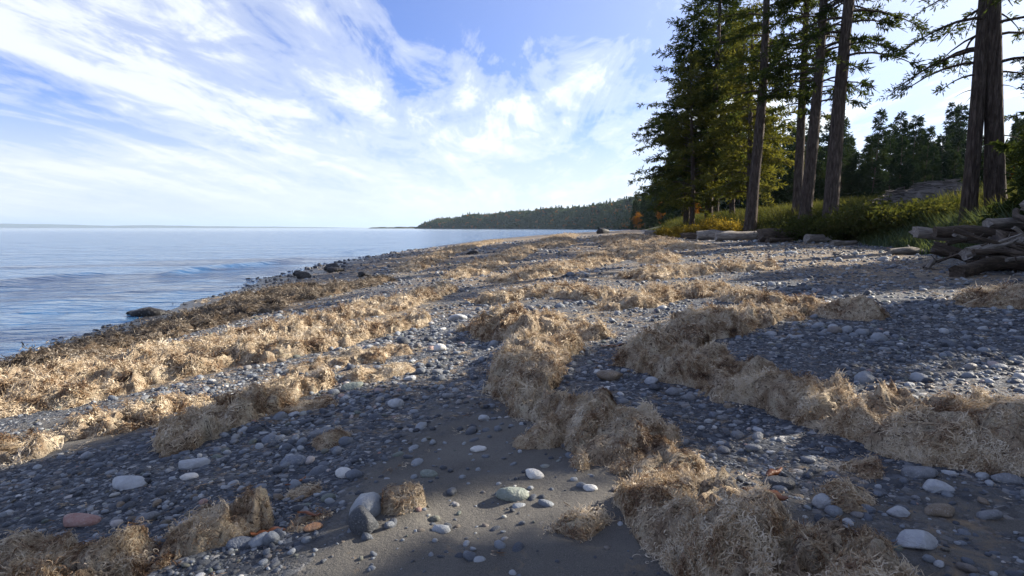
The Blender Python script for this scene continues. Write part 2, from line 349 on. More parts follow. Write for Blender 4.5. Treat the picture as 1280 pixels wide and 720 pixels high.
M_BRUSH = wood_mat('shade_darkened_brush', (0.04, 0.036, 0.034), (0.10, 0.09, 0.085), (0.19, 0.175, 0.165))  # wood tone darkened to stand for shade lying on the heap
M_WOODD = wood_mat('dark_driftwood', (0.022, 0.018, 0.015), (0.07, 0.055, 0.044), (0.17, 0.135, 0.11))
def _water(t, out):
    p = t.pos(); mp = t.n('Mapping'); t.l(p, mp.inputs[0]); mp.inputs['Rotation'].default_value = (0, 0, R(-18)); mp.inputs['Scale'].default_value = (0.55, 1.5, 1)
    v = mp.outputs[0]
    far = t.n('MapRange'); far.inputs[1].default_value = 15; far.inputs[2].default_value = 900; far.inputs[3].default_value = 1; far.inputs[4].default_value = 0.12; far.interpolation_type = 'SMOOTHSTEP'
    ln = t.n('VectorMath', operation='LENGTH'); t.l(p, ln.inputs[0]); t.l(ln.outputs['Value'], far.inputs[0])
    h = t.math('ADD', t.math('MULTIPLY', t.noise(v, 0.55, 3, 0.5, 0.5), 0.9), t.math('ADD', t.math('MULTIPLY', t.noise(v, 2.1, 4, 0.55, 0.4), 0.34), t.math('MULTIPLY', t.noise(v, 0.16, 2), 1.4)))
    h = t.math('MULTIPLY', h, far.outputs[0])
    b = t.bsdf((0.03, 0.10, 0.22), 0.10, t.bump(h, 1.0, 0.55), 0.5)
    t.l(b, out.inputs[0])
M_WATER = mat('sea_water', _water)
def _land(t, out):
    p = t.pos(); c = t.ramp(t.noise(p, 0.02, 5), [(0.35, (0.03, 0.045, 0.02)), (0.65, (0.09, 0.085, 0.05))])
    t.l(t.bsdf(c, 0.95, None, 0.1), out.inputs[0])
M_LAND = mat('headland_ground', _land)

def _blade(t, out):
    p = t.objc(); c = t.ramp(t.noise(p, 8, 5, 0.6), [(0.35, (0.09, 0.03, 0.012)), (0.6, (0.27, 0.09, 0.03)), (0.75, (0.38, 0.17, 0.07))])
    t.l(t.bsdf(c, 0.5, t.bump(t.noise(p, 30, 4), 0.4, 0.02), 0.35), out.inputs[0])
M_BLADE = mat('rusty_kelp_blade', _blade)

# ================================================================ the setting: beach, sea, headland
def pebbly(x, y):
    """how stony the beach is: 0 bare sand .. 1 closed pebbles"""
    n = fbm(x*0.55, y*0.40, 31, 3)
    v = 0.62 + 0.55*n
    sand = np.exp(-(((x+0.15)/0.85)**2 + ((y-3.2)/1.25)**2)**1.3)                    # the bare sandy hollow before the long ridge
    sand2 = np.exp(-(((x-2.2)/0.75)**2 + ((y-2.5)/0.75)**2)**1.2)
    sand3 = np.exp(-(((x+0.35)/0.45)**2 + ((y-6.2)/1.2)**2))
    v = v - 0.85*sand - 0.30*sand2 + 0.10*sand3
    v = v + 0.5*np.exp(-(((x+2.3)/0.9)**2 + ((y-4.1)/1.2)**2)) + 0.45*np.exp(-(((x+1.0)/0.7)**2 + ((y-10)/4.5)**2)) + 0.5*np.exp(-(((x-4.6)/2.6)**2 + ((y-6.9)/1.6)**2)) + 0.35*np.exp(-(((x-1.6)/0.55)**2 + ((y-4.3)/1.2)**2))
    return np.clip(v, 0, 1)
def litter(x, y):
    """crumbs of dry seaweed lying between the ridges"""
    v = 0.34 + 0.30*fbm(x*0.5, y*0.22, 41, 3)
    v = v + 0.22*sstep(9, 20, y) - 0.25*np.exp(-(((x+0.2)/1.2)**2 + ((y-4)/2.2)**2)) - 0.3*np.exp(-(((x-4.6)/2.6)**2 + ((y-6.9)/1.6)**2))
    v = v + 0.2*np.exp(-(((x+5.5)/2.0)**2 + ((y-9)/3.0)**2))
    return np.clip(v, 0, 1)
def axis(core_a, core_b, step, lo, hi, g):
    a = list(np.arange(core_a, core_b+1e-6, step)); s = step
    while a[-1] < hi: s = min(s*g, 60); a.append(a[-1]+s)
    s = step; b = [a[0]]
    while b[-1] > lo: s = min(s*g, 60); b.append(b[-1]-s)
    return np.array(b[1:][::-1]+a)
def build_beach():
    gx = axis(-3.6, 4.4, 0.035, -70, 460, 1.045); gy = axis(1.6, 6.5, 0.035, -40, 900, 1.035)
    X, Y = np.meshgrid(gx, gy); Z = H(X, Y); nx, ny = len(gx), len(gy)
    i = np.arange(nx*ny).reshape(ny, nx)
    F = np.stack([i[:-1, :-1], i[:-1, 1:], i[1:, 1:], i[1:, :-1]], -1).reshape(-1, 4)
    V = np.stack([X, Y, Z], -1).reshape(-1, 3)
    xt = np.interp(Y, TX[:, 0], TX[:, 1])
    zone = np.stack([pebbly(X, Y), sstep(-0.3, 2.2, X-xt), 1-sstep(SEA+0.08, SEA+0.34, Z+0.04*fbm(X*2, Y*2, 77, 2)), litter(X, Y)*(1-sstep(-1.5, 0.5, X-xt))], -1).reshape(-1, 4)
    return tag(obj('beach', mesh_np('beach', V, F, [M_BEACH], True, {'zone': zone})), kind='structure')
build_beach()

def build_sea():
    gx = -np.concatenate([np.arange(5, 30, 0.16), 30*1.06**np.arange(0, 132)])[::-1]
    gx = np.concatenate([gx, np.linspace(-4.5, 120, 60), 120*1.12**np.arange(1, 58)])
    gy = np.concatenate([np.linspace(-60, 4, 30), np.arange(4.3, 45, 0.16), 45*1.055**np.arange(0, 132)])
    gx = np.clip(gx, -45000, 45000); gx = np.unique(gx); gy = np.unique(np.clip(gy, -60, 45000))
    X, Y = np.meshgrid(gx, gy); r = np.hypot(X, Y)
    xs = np.interp(Y, SX[:, 0], SX[:, 1]); off = xs - X                       # metres out from the waterline
    a = sstep(0, 5, off)*np.exp(-r/160)
    ph = off*0.9 + 1.8*noise(X*0.05, Y*0.05, 51)
    Z = SEA + a*(0.06*np.sin(ph+0.25*Y) * (0.6+0.6*noise(X*0.11, Y*0.07, 52)) + 0.20*np.exp(-((off-5.2-1.0*noise(Y*0.12, Y*0, 53))/0.55)**2)*sstep(0.0, 0.45, noise(Y*0.10+0.5, Y*0+2, 54))
             + 0.20*np.exp(-((off-11.5-1.6*noise(Y*0.09, Y*0, 55))/0.8)**2)*sstep(-0.1, 0.4, noise(Y*0.08, Y*0+5, 56))
             + 0.04*fbm(X*0.5+Y*0.2, Y*0.35, 57, 3)*np.exp(-r/80)) + sstep(0,1.5,off)*0.012*np.sin(off*4+noise(X*0.6, Y*0.6, 58)*3)*np.exp(-r/40)
    nx, ny = len(gx), len(gy); i = np.arange(nx*ny).reshape(ny, nx)
    F = np.stack([i[:-1, :-1], i[:-1, 1:], i[1:, 1:], i[1:, :-1]], -1).reshape(-1, 4)
    return tag(obj('sea', mesh_np('sea', np.stack([X, Y, Z], -1).reshape(-1, 3), F, [M_WATER], True)), kind='structure')
build_sea()

COAST = np.array([(84, 400), (120, 560), (150, 750), (165, 950), (140, 1200), (60, 1500), (-120, 1780), (-290, 1980), (-330, 2060)], float)
HILL = np.array([14, 27, 38, 44, 45, 38, 31, 22, 6], float)
def coast_at(q):
    k = np.linspace(0, 1, len(COAST)); return np.interp(q, k, COAST[:, 0]), np.interp(q, k, COAST[:, 1]), np.interp(q, k, HILL)
def headland_point(q, w):
    """q along the coast 0..1, w metres inland"""
    x, y, h = coast_at(q); x2, y2, _ = coast_at(np.clip(q+0.01, 0, 1)); x1, y1, _ = coast_at(np.clip(q-0.01, 0, 1))
    tx, ty = x2-x1, y2-y1; l = np.hypot(tx, ty)+1e-9; nxv, nyv = ty/l, -tx/l
    z = SEA - 2 + (h+2)*sstep(-4, 70, w)*(0.82+0.30*fbm(q*22, w*0.008, 61, 3)) + 3.0*sstep(-4, 4, w)
    return x+nxv*w, y+nyv*w, z
def build_headland():
    q, w = np.meshgrid(np.linspace(0, 1, 130), np.concatenate([np.arange(-6, 90, 6), np.linspace(95, 420, 24)]))
    x, y, z = headland_point(q, w); ny, nx = q.shape; i = np.arange(nx*ny).reshape(ny, nx)
    F = np.stack([i[:-1, :-1], i[:-1, 1:], i[1:, 1:], i[1:, :-1]], -1).reshape(-1, 4)
    tag(obj('headland', mesh_np('headland', np.stack([x, y, z], -1).reshape(-1, 3), F, [M_LAND], True)), kind='structure')
    # a low spit running out beyond the point
    q = np.linspace(0, 1, 60); V = []
    for k, s in enumerate((-1, -0.4, 0.4, 1)):
        V.append(np.stack([-720+260*q, 3050-160*q+s*45, SEA-2+(abs(s) < 0.5)*(7+3.5*q+1.5*noise(q*14, q*0, 62))*sstep(0, 0.08, q)], -1))
    V = np.concatenate(V); i = np.arange(240).reshape(4, 60)
    F = np.stack([i[:-1, :-1], i[:-1, 1:], i[1:, 1:], i[1:, :-1]], -1).reshape(-1, 4)
    tag(obj('far_spit_terrain', mesh_np('far_spit_terrain', V, F, [M_LAND], True)), kind='structure')
    # the far shore's hills on the horizon
    q = np.linspace(0, 1, 160); V = []
    for s in (0, 1, 2):
        hh = 0.5*(170+80*fbm(q*9, q*0, 63, 4)+80*np.exp(-((q-0.25)/0.2)**2))*np.minimum(1, (1-q)*2.2)
        V.append(np.stack([-20000+16500*q, 17500+s*1000+q*0, SEA-2+(s == 1)*(hh+2)], -1))
    V = np.concatenate(V); i = np.arange(480).reshape(3, 160)
    F = np.stack([i[:-1, :-1], i[:-1, 1:], i[1:, 1:], i[1:, :-1]], -1).reshape(-1, 4)
    tag(obj('far_shore_hills', mesh_np('far_shore_hills', V, F, [M_LAND], True)), kind='structure')
build_headland()

# ================================================================ instanced stuff: one shared node group
def make_group():
    ng = bpy.data.node_groups.new('scatter_on_points', 'GeometryNodeTree')
    ng.interface.new_socket('Geometry', in_out='INPUT', socket_type='NodeSocketGeometry')
    ng.interface.new_socket('Source', in_out='INPUT', socket_type='NodeSocketCollection')
    ng.interface.new_socket('Geometry', in_out='OUTPUT', socket_type='NodeSocketGeometry')
    n = ng.nodes; gi = n.new('NodeGroupInput'); go = n.new('NodeGroupOutput')
    ci = n.new('GeometryNodeCollectionInfo'); ci.inputs['Separate Children'].default_value = True; ci.inputs['Reset Children'].default_value = True
    iop = n.new('GeometryNodeInstanceOnPoints'); iop.inputs['Pick Instance'].default_value = True
    def na(name, ty):
        a = n.new('GeometryNodeInputNamedAttribute'); a.data_type = ty; a.inputs['Name'].default_value = name
        return [o for o in a.outputs if o.name == 'Attribute' and o.enabled][0]
    e2r = n.new('FunctionNodeEulerToRotation')
    L = ng.links.new
    L(gi.outputs[0], iop.inputs['Points']); L(gi.outputs[1], ci.inputs[0]); L(ci.outputs[0], iop.inputs['Instance'])
    L(na('pick', 'INT'), iop.inputs['Instance Index']); L(na('turn', 'FLOAT_VECTOR'), e2r.inputs[0]); L(e2r.outputs[0], iop.inputs['Rotation'])
    L(na('size', 'FLOAT_VECTOR'), iop.inputs['Scale']); L(iop.outputs[0], go.inputs[0])
    return ng
SCATTER = make_group(); SCATTER_IN = [i.identifier for i in SCATTER.interface.items_tree if i.name == 'Source'][0]
def scatter(name, pts, turn, size, pick, coll, parent=None):
    me = bpy.data.meshes.new(name); n = len(pts); me.vertices.add(n); me.vertices.foreach_set('co', np.asarray(pts, np.float32).ravel())
    for a, ty, v, key in (('turn', 'FLOAT_VECTOR', turn, 'vector'), ('size', 'FLOAT_VECTOR', size, 'vector'), ('pick', 'INT', pick, 'value')):
        at = me.attributes.new(a, ty, 'POINT'); at.data.foreach_set(key, np.asarray(v, np.float32 if ty != 'INT' else np.int32).ravel())
    o = obj(name, me, parent); m = o.modifiers.new('scatter', 'NODES'); m.node_group = SCATTER; m[SCATTER_IN] = coll
    o['kind'] = 'stuff'
    return o
def source(name, meshes):
    c = bpy.data.collections.new(name)
    for k, me in enumerate(meshes): c.objects.link(bpy.data.objects.new('%s_%02d' % (name, k), me))
    return c
def euler_from_normal(nrm, spin, tilt, rng):
    """XYZ eulers that stand +Z on the normal (tilted at random) with a spin about it"""
    nrm = nrm + rng.normal(0, 1, nrm.shape)*np.asarray(tilt)[..., None]; nrm = nrm/np.linalg.norm(nrm, axis=1)[:, None]
    # R = Ry*Rx maps z to n: for XYZ euler M = Rz Ry Rx, apply the spin first as object-space: use Rz(a)Ry(b)Rx(0) with pre-spin through matrix decomposition
    b = np.arccos(np.clip(nrm[:, 2], -1, 1)); a = np.arctan2(nrm[:, 1], nrm[:, 0])
    ca, sa, cb, sb, cs, ss = np.cos(a), np.sin(a), np.cos(b), np.sin(b), np.cos(spin), np.sin(spin)
    # M = Rz(a) Ry(b) Rz(s)
    m20 = -sb*cs; m21 = sb*ss; m22 = cb
    m10 = sa*cb*cs+ca*ss; m00 = ca*cb*cs-sa*ss
    return np.stack([np.arctan2(m21, m22), -np.arcsin(np.clip(m20, -1, 1)), np.arctan2(m10, m00)], -1)

# ================================================================ seaweed
def ribbon_tuft(seed, n, ln, wd, lift, flow=False):
    rng = np.random.default_rng(seed); V = []; F = []; S = []; b = 0; seg = 6
    for k in range(n):
        a = rng.uniform(0, 2*math.pi) if not flow else rng.normal(0, 0.6)+math.pi*(rng.random() < 0.5); c = rng.normal(0, 0.035, 2); l = ln*rng.uniform(0.6, 1.3); w = wd*rng.uniform(0.6, 1.5)
        s = np.linspace(-0.35, 1, seg+1); turn = rng.normal(0, 1.9 if flow else 3.0); ang = a+turn*s
        x = c[0]+np.cumsum(np.cos(ang))*l/seg*0.8; y = c[1]+np.cumsum(np.sin(ang))*l/seg*0.8
        z = lift*(rng.uniform(0.1, 0.8)*np.sin(np.clip(s+0.35, 0, 1.35)/1.35*math.pi*rng.uniform(0.8, 2.2)+rng.uniform(-0.4, 0.8))+rng.uniform(-0.25, 0.35))
        tw = rng.uniform(-1.2, 1.2)+rng.normal(0, 1.3)*s
        wv = w*0.5*np.array([0.5, 0.9, 1.1, 1.1, 1.0, 0.8, 0.3])*(1+0.25*rng.standard_normal(seg+1))
        dx, dy, dz = -np.sin(ang)*np.cos(tw)*wv, np.cos(ang)*np.cos(tw)*wv, np.sin(tw)*wv
        V += [np.stack([x-dx, y-dy, z-dz], -1), np.stack([x+dx, y+dy, z+dz], -1)]
        for i in range(seg): F.append((b+i, b+i+1, b+seg+1+i+1, b+seg+1+i))
        b += 2*(seg+1); S.append(np.full(2*(seg+1), rng.uniform(0, 1)))
    V = np.concatenate(V); S = np.concatenate(S)
    return V, np.array(F), np.stack([S, S, S, np.ones_like(S)], -1)
def tufts(name, m, seed, **kw):
    out = []
    for k in range(8):                                  # 0..4 combed mats, 5..7 curly tufts
        fl = k < 5; kk = dict(kw) if not fl else dict(kw, n=int(kw['n']*1.5), ln=kw['ln']*2.1, wd=kw['wd']*0.62, lift=kw['lift']*0.7)
        V, F, S = ribbon_tuft(seed+k, flow=fl, **kk); out.append(mesh_np(name, V, F, [m], True, {'shade': S}))
    return source(name, out)
TUFT = tufts('seaweed_tuft', M_FROND, 100, n=11, ln=0.046, wd=0.0075, lift=0.008)
TUFT_DK = tufts('damp_seaweed_tuft', M_FROND_DK, 200, n=10, ln=0.048, wd=0.0095, lift=0.012)

WEED_FOOT = []                                                              # footprints: where stones are not scattered
def seaweed(name, pts, step, label, cat='seaweed', group=None, dens=900, tsize=1.0, dark=False, rough=1.0, seed=1):
    """a heap of washed-up seaweed: pts = [(x, y, half width, height)] along its middle"""
    rng = np.random.default_rng(seed)
    P = np.array(pts, float)
    if len(P) == 1: P = np.vstack([P, P+[[0.05, 0.02, 0, 0]]])
    pad = P[:, 2].max()*1.5
    gx = np.arange(P[:, 0].min()-pad, P[:, 0].max()+pad, step); gy = np.arange(P[:, 1].min()-pad, P[:, 1].max()+pad, step)
    X, Y = np.meshgrid(gx, gy)
    best = np.full(X.shape, 9e9); W = np.ones_like(X); Hh = np.zeros_like(X)
    for a, b in zip(P[:-1], P[1:]):
        d = b[:2]-a[:2]; t = np.clip(((X-a[0])*d[0]+(Y-a[1])*d[1])/(d@d+1e-9), 0, 1)
        dist = np.hypot(X-a[0]-t*d[0], Y-a[1]-t*d[1]); w = a[2]+(b[2]-a[2])*t; h = a[3]+(b[3]-a[3])*t
        rel = dist/w; m = rel < best; best[m] = rel[m]; W[m] = w[m]; Hh[m] = h[m]
    sc = 1.0/max(0.25, P[:, 2].mean())
    e = best*0.92 + rough*(0.40*fbm(X*sc*0.9, Y*sc*0.9, seed+3, 3) + 0.26*fbm(X*5, Y*5, seed+9, 3)*min(1, sc*0.5))
    e = e + 0.55*rough*sstep(0.22, 0.62, fbm(X*1.25, Y*1.25, seed+77, 3))                # gaps where the heap has been washed thin
    prof = np.clip(1-np.clip(e, 0, None)**1.7, 0, 1)**0.95
    wx = X+0.16*noise(X*2.3, Y*2.3, seed+101)+0.05*noise(X*7, Y*7, seed+102); wy = Y+0.16*noise(X*2.3, Y*2.3, seed+103)+0.05*noise(X*7, Y*7, seed+104)
    def bl(f, sd, st=0.6): return np.abs(noise(wx*f, wy*f*st, sd))          # rounded locks with creases between them
    big = np.clip(0.62+0.45*bl(2.4, seed+20, 0.9)+0.34*fbm(X*1.5, Y*1.5, seed+50, 2), 0.15, 1.3)
    cre = min(1.0, Hh.max()/0.10)*rough
    hz = 0.74*Hh*prof*big + sstep(0, 0.4, prof)*cre*(0.14*bl(3.4, seed+33, 0.8)+0.10*bl(5.6, seed+30)+0.085*bl(10.5, seed+40)+(0.042*bl(24, seed+45) if step < 0.03 else 0)+(0.014*bl(56, seed+47) if step < 0.016 else 0)-0.075)
    sx = 0.035*noise(X*8, Y*8, seed+60); sy = 0.035*noise(X*8, Y*8, seed+70)
    Xd, Yd = X+sx, Y+sy; Z = H(Xd, Yd)+hz-0.018
    inside = e < 1.04
    i = np.arange(X.size).reshape(X.shape)
    keep = (inside[:-1, :-1] | inside[1:, :-1] | inside[:-1, 1:] | inside[1:, 1:])
    F = np.stack([i[:-1, :-1], i[:-1, 1:], i[1:, 1:], i[1:, :-1]], -1)[keep]
    used = np.unique(F); re = np.full(X.size, -1); re[used] = np.arange(len(used))
    V = np.stack([Xd, Yd, Z], -1).reshape(-1, 3)[used]; F = re[F]
    V[(e.reshape(-1)[used] > 1.0), 2] -= 0.03
    org = np.array([P[:, 0].mean(), P[:, 1].mean(), gz(P[:, 0].mean(), P[:, 1].mean())])
    o = obj(name, None); o.location = org; tag(o, label, cat, group)
    core = obj('matted_core', mesh_np('matted_core', V-org, F, [M_WEEDD if dark else M_WEED], True), o)
    # tufts standing on the heap
    a = V[F[:, 0]]; b = V[F[:, 1]]; c = V[F[:, 2]]; d = V[F[:, 3]]
    nr = np.cross(c-a, d-b); ar = np.linalg.norm(nr, axis=1); nr /= ar[:, None]+1e-12; nr[nr[:, 2] < 0] *= -1; ar *= 0.5
    n = int(ar.sum()*dens*0.46); wt = ar*(0.08+sstep(-0.15, 0.35, fbm(a[:, 0]*7, a[:, 1]*7, seed+85, 2))); pick = rng.choice(len(F), n, p=wt/wt.sum()); u, v = rng.random((2, n, 1))
    p = (a*(1-u)*(1-v)+b*u*(1-v)+c*u*v+d*(1-u)*v)[pick] if False else (a[pick]*(1-u)*(1-v)+b[pick]*u*(1-v)+c[pick]*u*v+d[pick]*(1-u)*v)
    clump = fbm(p[:, 0]*5, p[:, 1]*5, seed+80, 2)
    p = p+nr[pick]*(0.006+0.014*np.clip(clump, 0, 1)[:, None])*tsize
    s = tsize*0.8*rng.uniform(0.5, 1.3, n)*(1+0.35*clump)
    flow = fbm(p[:, 0]*2.2, p[:, 1]*2.2, seed+90, 2)*5.0+rng.normal(0, 0.35, n)
    cur = rng.random(n) < 0.15+0.40*sstep(0.05, 0.5, fbm(p[:, 0]*3, p[:, 1]*3, seed+95, 2))
    tu = euler_from_normal(nr[pick], flow+np.arctan2(nr[pick][:, 1], nr[pick][:, 0])*0, np.where(cur, 0.16, 0.08), rng)
    scatter('fronds', p-org, tu, np.stack([s, s, s*rng.uniform(0.6, 1.2, n)], -1), np.where(cur, rng.integers(5, 8, n), rng.integers(0, 5, n)), TUFT_DK if dark else TUFT, o)
    WEED_FOOT.append(P)
    return o
def footprint(x, y, grow=1.0):
    """relative distance to the nearest seaweed heap (<1 = under it)"""
    best = np.full(np.shape(x), 9.0)
    for P in WEED_FOOT:
        for a, b in zip(P[:-1], P[1:]) if len(P) > 1 else [(P[0], P[0]+[0.03, 0, 0, 0])]:
            d = b[:2]-a[:2]; t = np.clip(((x-a[0])*d[0]+(y-a[1])*d[1])/(d@d+1e-9), 0, 1)
            best = np.minimum(best, np.hypot(x-a[0]-t*d[0], y-a[1]-t*d[1])/((a[2]+(b[2]-a[2])*t)*grow))
    return best

G1 = 'seaweed heaps washed up on the beach'
seaweed('seaweed_ridge', [(-0.22, 9.3, 0.42, 0.26), (0.20, 8.5, 0.62, 0.33), (0.62, 8.3, 0.42, 0.22), (0.95, 8.0, 0.28, 0.12)], 0.018, 'tall tan seaweed hump at the head of the long middle ridge', 'seaweed', G1, 800, 1.25, seed=3)
seaweed('seaweed_ridge', [(0.30, 7.2, 0.45, 0.26), (0.16, 6.4, 0.36, 0.26), (0.14, 5.5, 0.30, 0.22), (0.16, 5.0, 0.22, 0.16)], 0.014, 'tan seaweed hump between the ridge head and the ridge that runs to the foreground', 'seaweed', G1, 1000, 1.1, seed=5)
seaweed('seaweed_ridge', [(0.28, 4.85, 0.26, 0.20), (0.55, 4.3, 0.27, 0.24), (0.80, 3.75, 0.27, 0.24), (0.93, 3.3, 0.27, 0.22), (0.97, 2.9, 0.33, 0.26), (1.00, 2.5, 0.37, 0.28), (1.05, 2.1, 0.38, 0.26)], 0.0105,
        'long shaggy seaweed ridge running down the middle to the near edge of the beach', 'seaweed', G1, 3300, 0.62, seed=7)
seaweed('seaweed_ridge', [(1.30, 6.25, 0.28, 0.22), (1.75, 6.9, 0.36, 0.24), (2.4, 7.6, 0.46, 0.22), (3.3, 8.5, 0.45, 0.22), (4.2, 8.9, 0.40, 0.20), (4.7, 8.1, 0.28, 0.12)], 0.019, 'sunlit seaweed ridge curving back from the middle towards the driftwood', 'seaweed', G1, 800, 1.2, seed=9)
seaweed('seaweed_ridge', [(1.55, 5.95, 0.26, 0.20), (1.80, 5.45, 0.30, 0.22), (2.0, 4.75, 0.28, 0.24), (2.25, 4.2, 0.34, 0.26), (2.5, 3.75, 0.40, 0.26), (2.9, 3.55, 0.40, 0.26), (3.5, 3.4, 0.42, 0.24), (4.2, 3.2, 0.45, 0.2)], 0.0135, 'broad curly seaweed ridge crossing the pebbles on the right-hand side', 'seaweed', G1, 2200, 0.72, seed=11)
seaweed('seaweed_ridge', [(-7.0, 6.0, 0.75, 0.20), (-6.0, 6.9, 0.85, 0.26), (-5.2, 7.5, 0.85, 0.28), (-4.3, 8.1, 0.75, 0.22), (-3.4, 8.7, 0.65, 0.18), (-2.6, 9.5, 0.55, 0.14), (-1.9, 10.5, 0.4, 0.11)], 0.021, 'big golden seaweed bank nearest the water on the left', 'seaweed', G1, 700, 1.4, seed=13)
seaweed('seaweed_ridge', [(-5.4, 4.6, 0.6, 0.08), (-4.4, 5.0, 0.55, 0.09), (-3.8, 5.4, 0.45, 0.08), (-3.3, 5.85, 0.34, 0.06)], 0.016, 'low flat seaweed sheet at the left edge in front of the golden bank', 'seaweed', G1, 900, 1.1, seed=15)
seaweed('seaweed_ridge', [(-2.72, 4.75, 0.22, 0.10), (-2.62, 5.2, 0.33, 0.17), (-2.42, 5.75, 0.30, 0.15), (-2.15, 6.2, 0.2, 0.09)], 0.013, 'single crumpled seaweed heap on dark gravel left of the sandy hollow', 'seaweed', G1, 1300, 1.0, seed=17)
seaweed('seaweed_ridge', [(-2.35, 2.5, 0.25, 0.08), (-2.05, 2.75, 0.22, 0.08), (-1.85, 2.93, 0.17, 0.08), (-1.66, 3.05, 0.18, 0.11), (-1.45, 3.1, 0.14, 0.10)], 0.0095, 'shaggy seaweed roll with an orange-brown end in the lower left corner', 'seaweed', G1, 2800, 0.66, seed=19)
seaweed('seaweed_ridge', [(-2.95, 2.9, 0.22, 0.08), (-2.62, 3.0, 0.18, 0.08), (-2.42, 2.95, 0.12, 0.04)], 0.0105, 'small dark-edged seaweed heap cut by the left edge of the picture near the corner', 'seaweed', G1, 2600, 0.68, seed=21)
seaweed('seaweed_ridge', [(-8.6, 7.4, 0.7, 0.10), (-8.1, 9.4, 0.95, 0.12), (-7.8, 11.2, 1.0, 0.13), (-7.5, 12.8, 1.0, 0.13), (-7.2, 16.0, 1.1, 0.13), (-6.4, 19.2, 1.0, 0.12), (-5.0, 22.5, 0.7, 0.1)], 0.06, 'dark damp seaweed band lying along the waterline', 'seaweed', G1, 260, 2.0, True, seed=23)
seaweed('seaweed_ridge', [(-8.0, 16.4, 0.5, 0.10), (-8.2, 19, 0.7, 0.16), (-7.6, 21.5, 0.7, 0.14)], 0.05, 'reddish brown seaweed lump at the water edge beside the dark rocks', 'seaweed', G1, 300, 1.9, True, seed=24)
seaweed('seaweed_ridge', [(-6.9, 8.3, 0.6, 0.09), (-6.0, 9.1, 0.65, 0.10), (-5.0, 9.8, 0.55, 0.09), (-4.2, 11.2, 0.4, 0.07)], 0.028, 'low ragged seaweed strip between the golden bank and the damp band by the water', 'seaweed', G1, 600, 1.4, seed=51)
far_bands = [
    ([(-0.3, 13.2, 0.5, 0.14), (0.9, 13.6, 0.6, 0.18), (1.9, 12.4, 0.45, 0.12)], 'low seaweed heap just behind the tall hump of the middle ridge', 25),
    ([(2.0, 11.0, 0.5, 0.16), (2.9, 11.8, 0.6, 0.18), (3.8, 12.6, 0.5, 0.14), (4.1, 10.6, 0.4, 0.1)], 'forked seaweed heap behind the sunlit curving ridge', 27),
    ([(-2.9, 12.5, 0.4, 0.13), (-2.3, 14.0, 0.5, 0.16), (-2.1, 16.5, 0.5, 0.13)], 'narrow seaweed heap beside the wide strip of pebbles, left of the middle', 29),
    ([(-4.2, 10.6, 0.4, 0.1), (-3.6, 12.0, 0.5, 0.14), (-3.4, 14.0, 0.4, 0.1)], 'small seaweed heap between the golden bank and the narrow heap', 31),
    ([(3.6, 16, 0.8, 0.18), (5.2, 17.5, 0.9, 0.2), (6.6, 17.2, 0.7, 0.14)], 'flat sunlit seaweed heap below the drift logs', 33),
    ([(0.2, 19, 0.9, 0.17), (1.6, 22, 1.0, 0.2), (3.4, 25, 1.0, 0.18), (4.2, 30, 0.8, 0.13)], 'long seaweed band in the middle distance running away from the viewer', 35),
    ([(-1.8, 22, 0.7, 0.14), (-1.2, 28, 0.9, 0.18), (0.2, 36, 1.0, 0.18), (1.4, 46, 0.9, 0.15)], 'far seaweed band on the seaward side of the beach', 37),
    ([(5.8, 24, 0.9, 0.16), (6.6, 31, 1.1, 0.2), (7.4, 40, 1.2, 0.2), (8.0, 54, 1.0, 0.16)], 'far seaweed band near the drift logs', 39),
    ([(9.4, 33, 0.8, 0.12), (10.6, 44, 1.0, 0.16), (11.0, 62, 1.1, 0.16)], 'farthest seaweed band below the yellow bush', 41),
    ([(3.2, 44, 1.2, 0.2), (4.6, 62, 1.4, 0.22), (8, 90, 1.6, 0.24)], 'most distant seaweed band where the beach meets the headland', 43),
    ([(-4.6, 27, 0.7, 0.12), (-5.0, 36, 0.9, 0.16), (-4.6, 52, 1.0, 0.16), (-2.2, 78, 1.1, 0.16)], 'thin far seaweed band beside the open water', 45),
    ([(6.9, 8.6, 0.5, 0.13), (7.8, 9.0, 0.6, 0.14), (8.8, 8.6, 0.5, 0.1)], 'seaweed heap on the right-hand edge below the dark drift log', 47),
]
for pts, lab, sd in far_bands:
    d = pts[0][1]
    seaweed('seaweed_band', pts, 0.0026*d, lab, 'seaweed', G1, max(30, 9000/d**1.25), min(5.5, 1.0+0.06*d), seed=sd)
clumps = [(-0.60, 3.14, 0.10, 0.11, 'upright orange-beige seaweed clump standing alone on the sunlit sand'), (0.15, 4.02, 0.14, 0.12, 'peaked seaweed clump at the left foot of the long ridge'),
          (0.42, 3.60, 0.09, 0.09, 'small pale seaweed clump by the white pebbles beside the long ridge'), (0.30, 2.84, 0.13, 0.08, 'round tan seaweed clump at the front edge of the sunny sand'),
          (-1.10, 3.06, 0.09, 0.06, 'orange-tinged seaweed scrap beside a rusty pebble in the foreground'), (-1.36, 4.38, 0.13, 0.05, 'seaweed scrap draped against a rounded grey stone'),
          (-1.95, 5.55, 0.20, 0.07, 'flat seaweed scrap just right of the single crumpled heap'), (-1.55, 6.6, 0.30, 0.08, 'brownish seaweed tuft near the top of the sandy hollow'),
          (1.70, 2.95, 0.11, 0.11, 'pointed seaweed clump among grey stones right of the long ridge'), (1.98, 3.32, 0.18, 0.07, 'thin seaweed mat at the foot of the broad right ridge'),
          (-1.75, 7.6, 0.35, 0.10, 'seaweed tuft on pebbles, second from the head of the middle ridge'), (-2.3, 7.3, 0.32, 0.10, 'ragged seaweed tuft below the right end of the golden bank'), (-1.25, 3.55, 0.10, 0.04, 'wispy seaweed scrap on the sand above the orange-tinged scrap')]
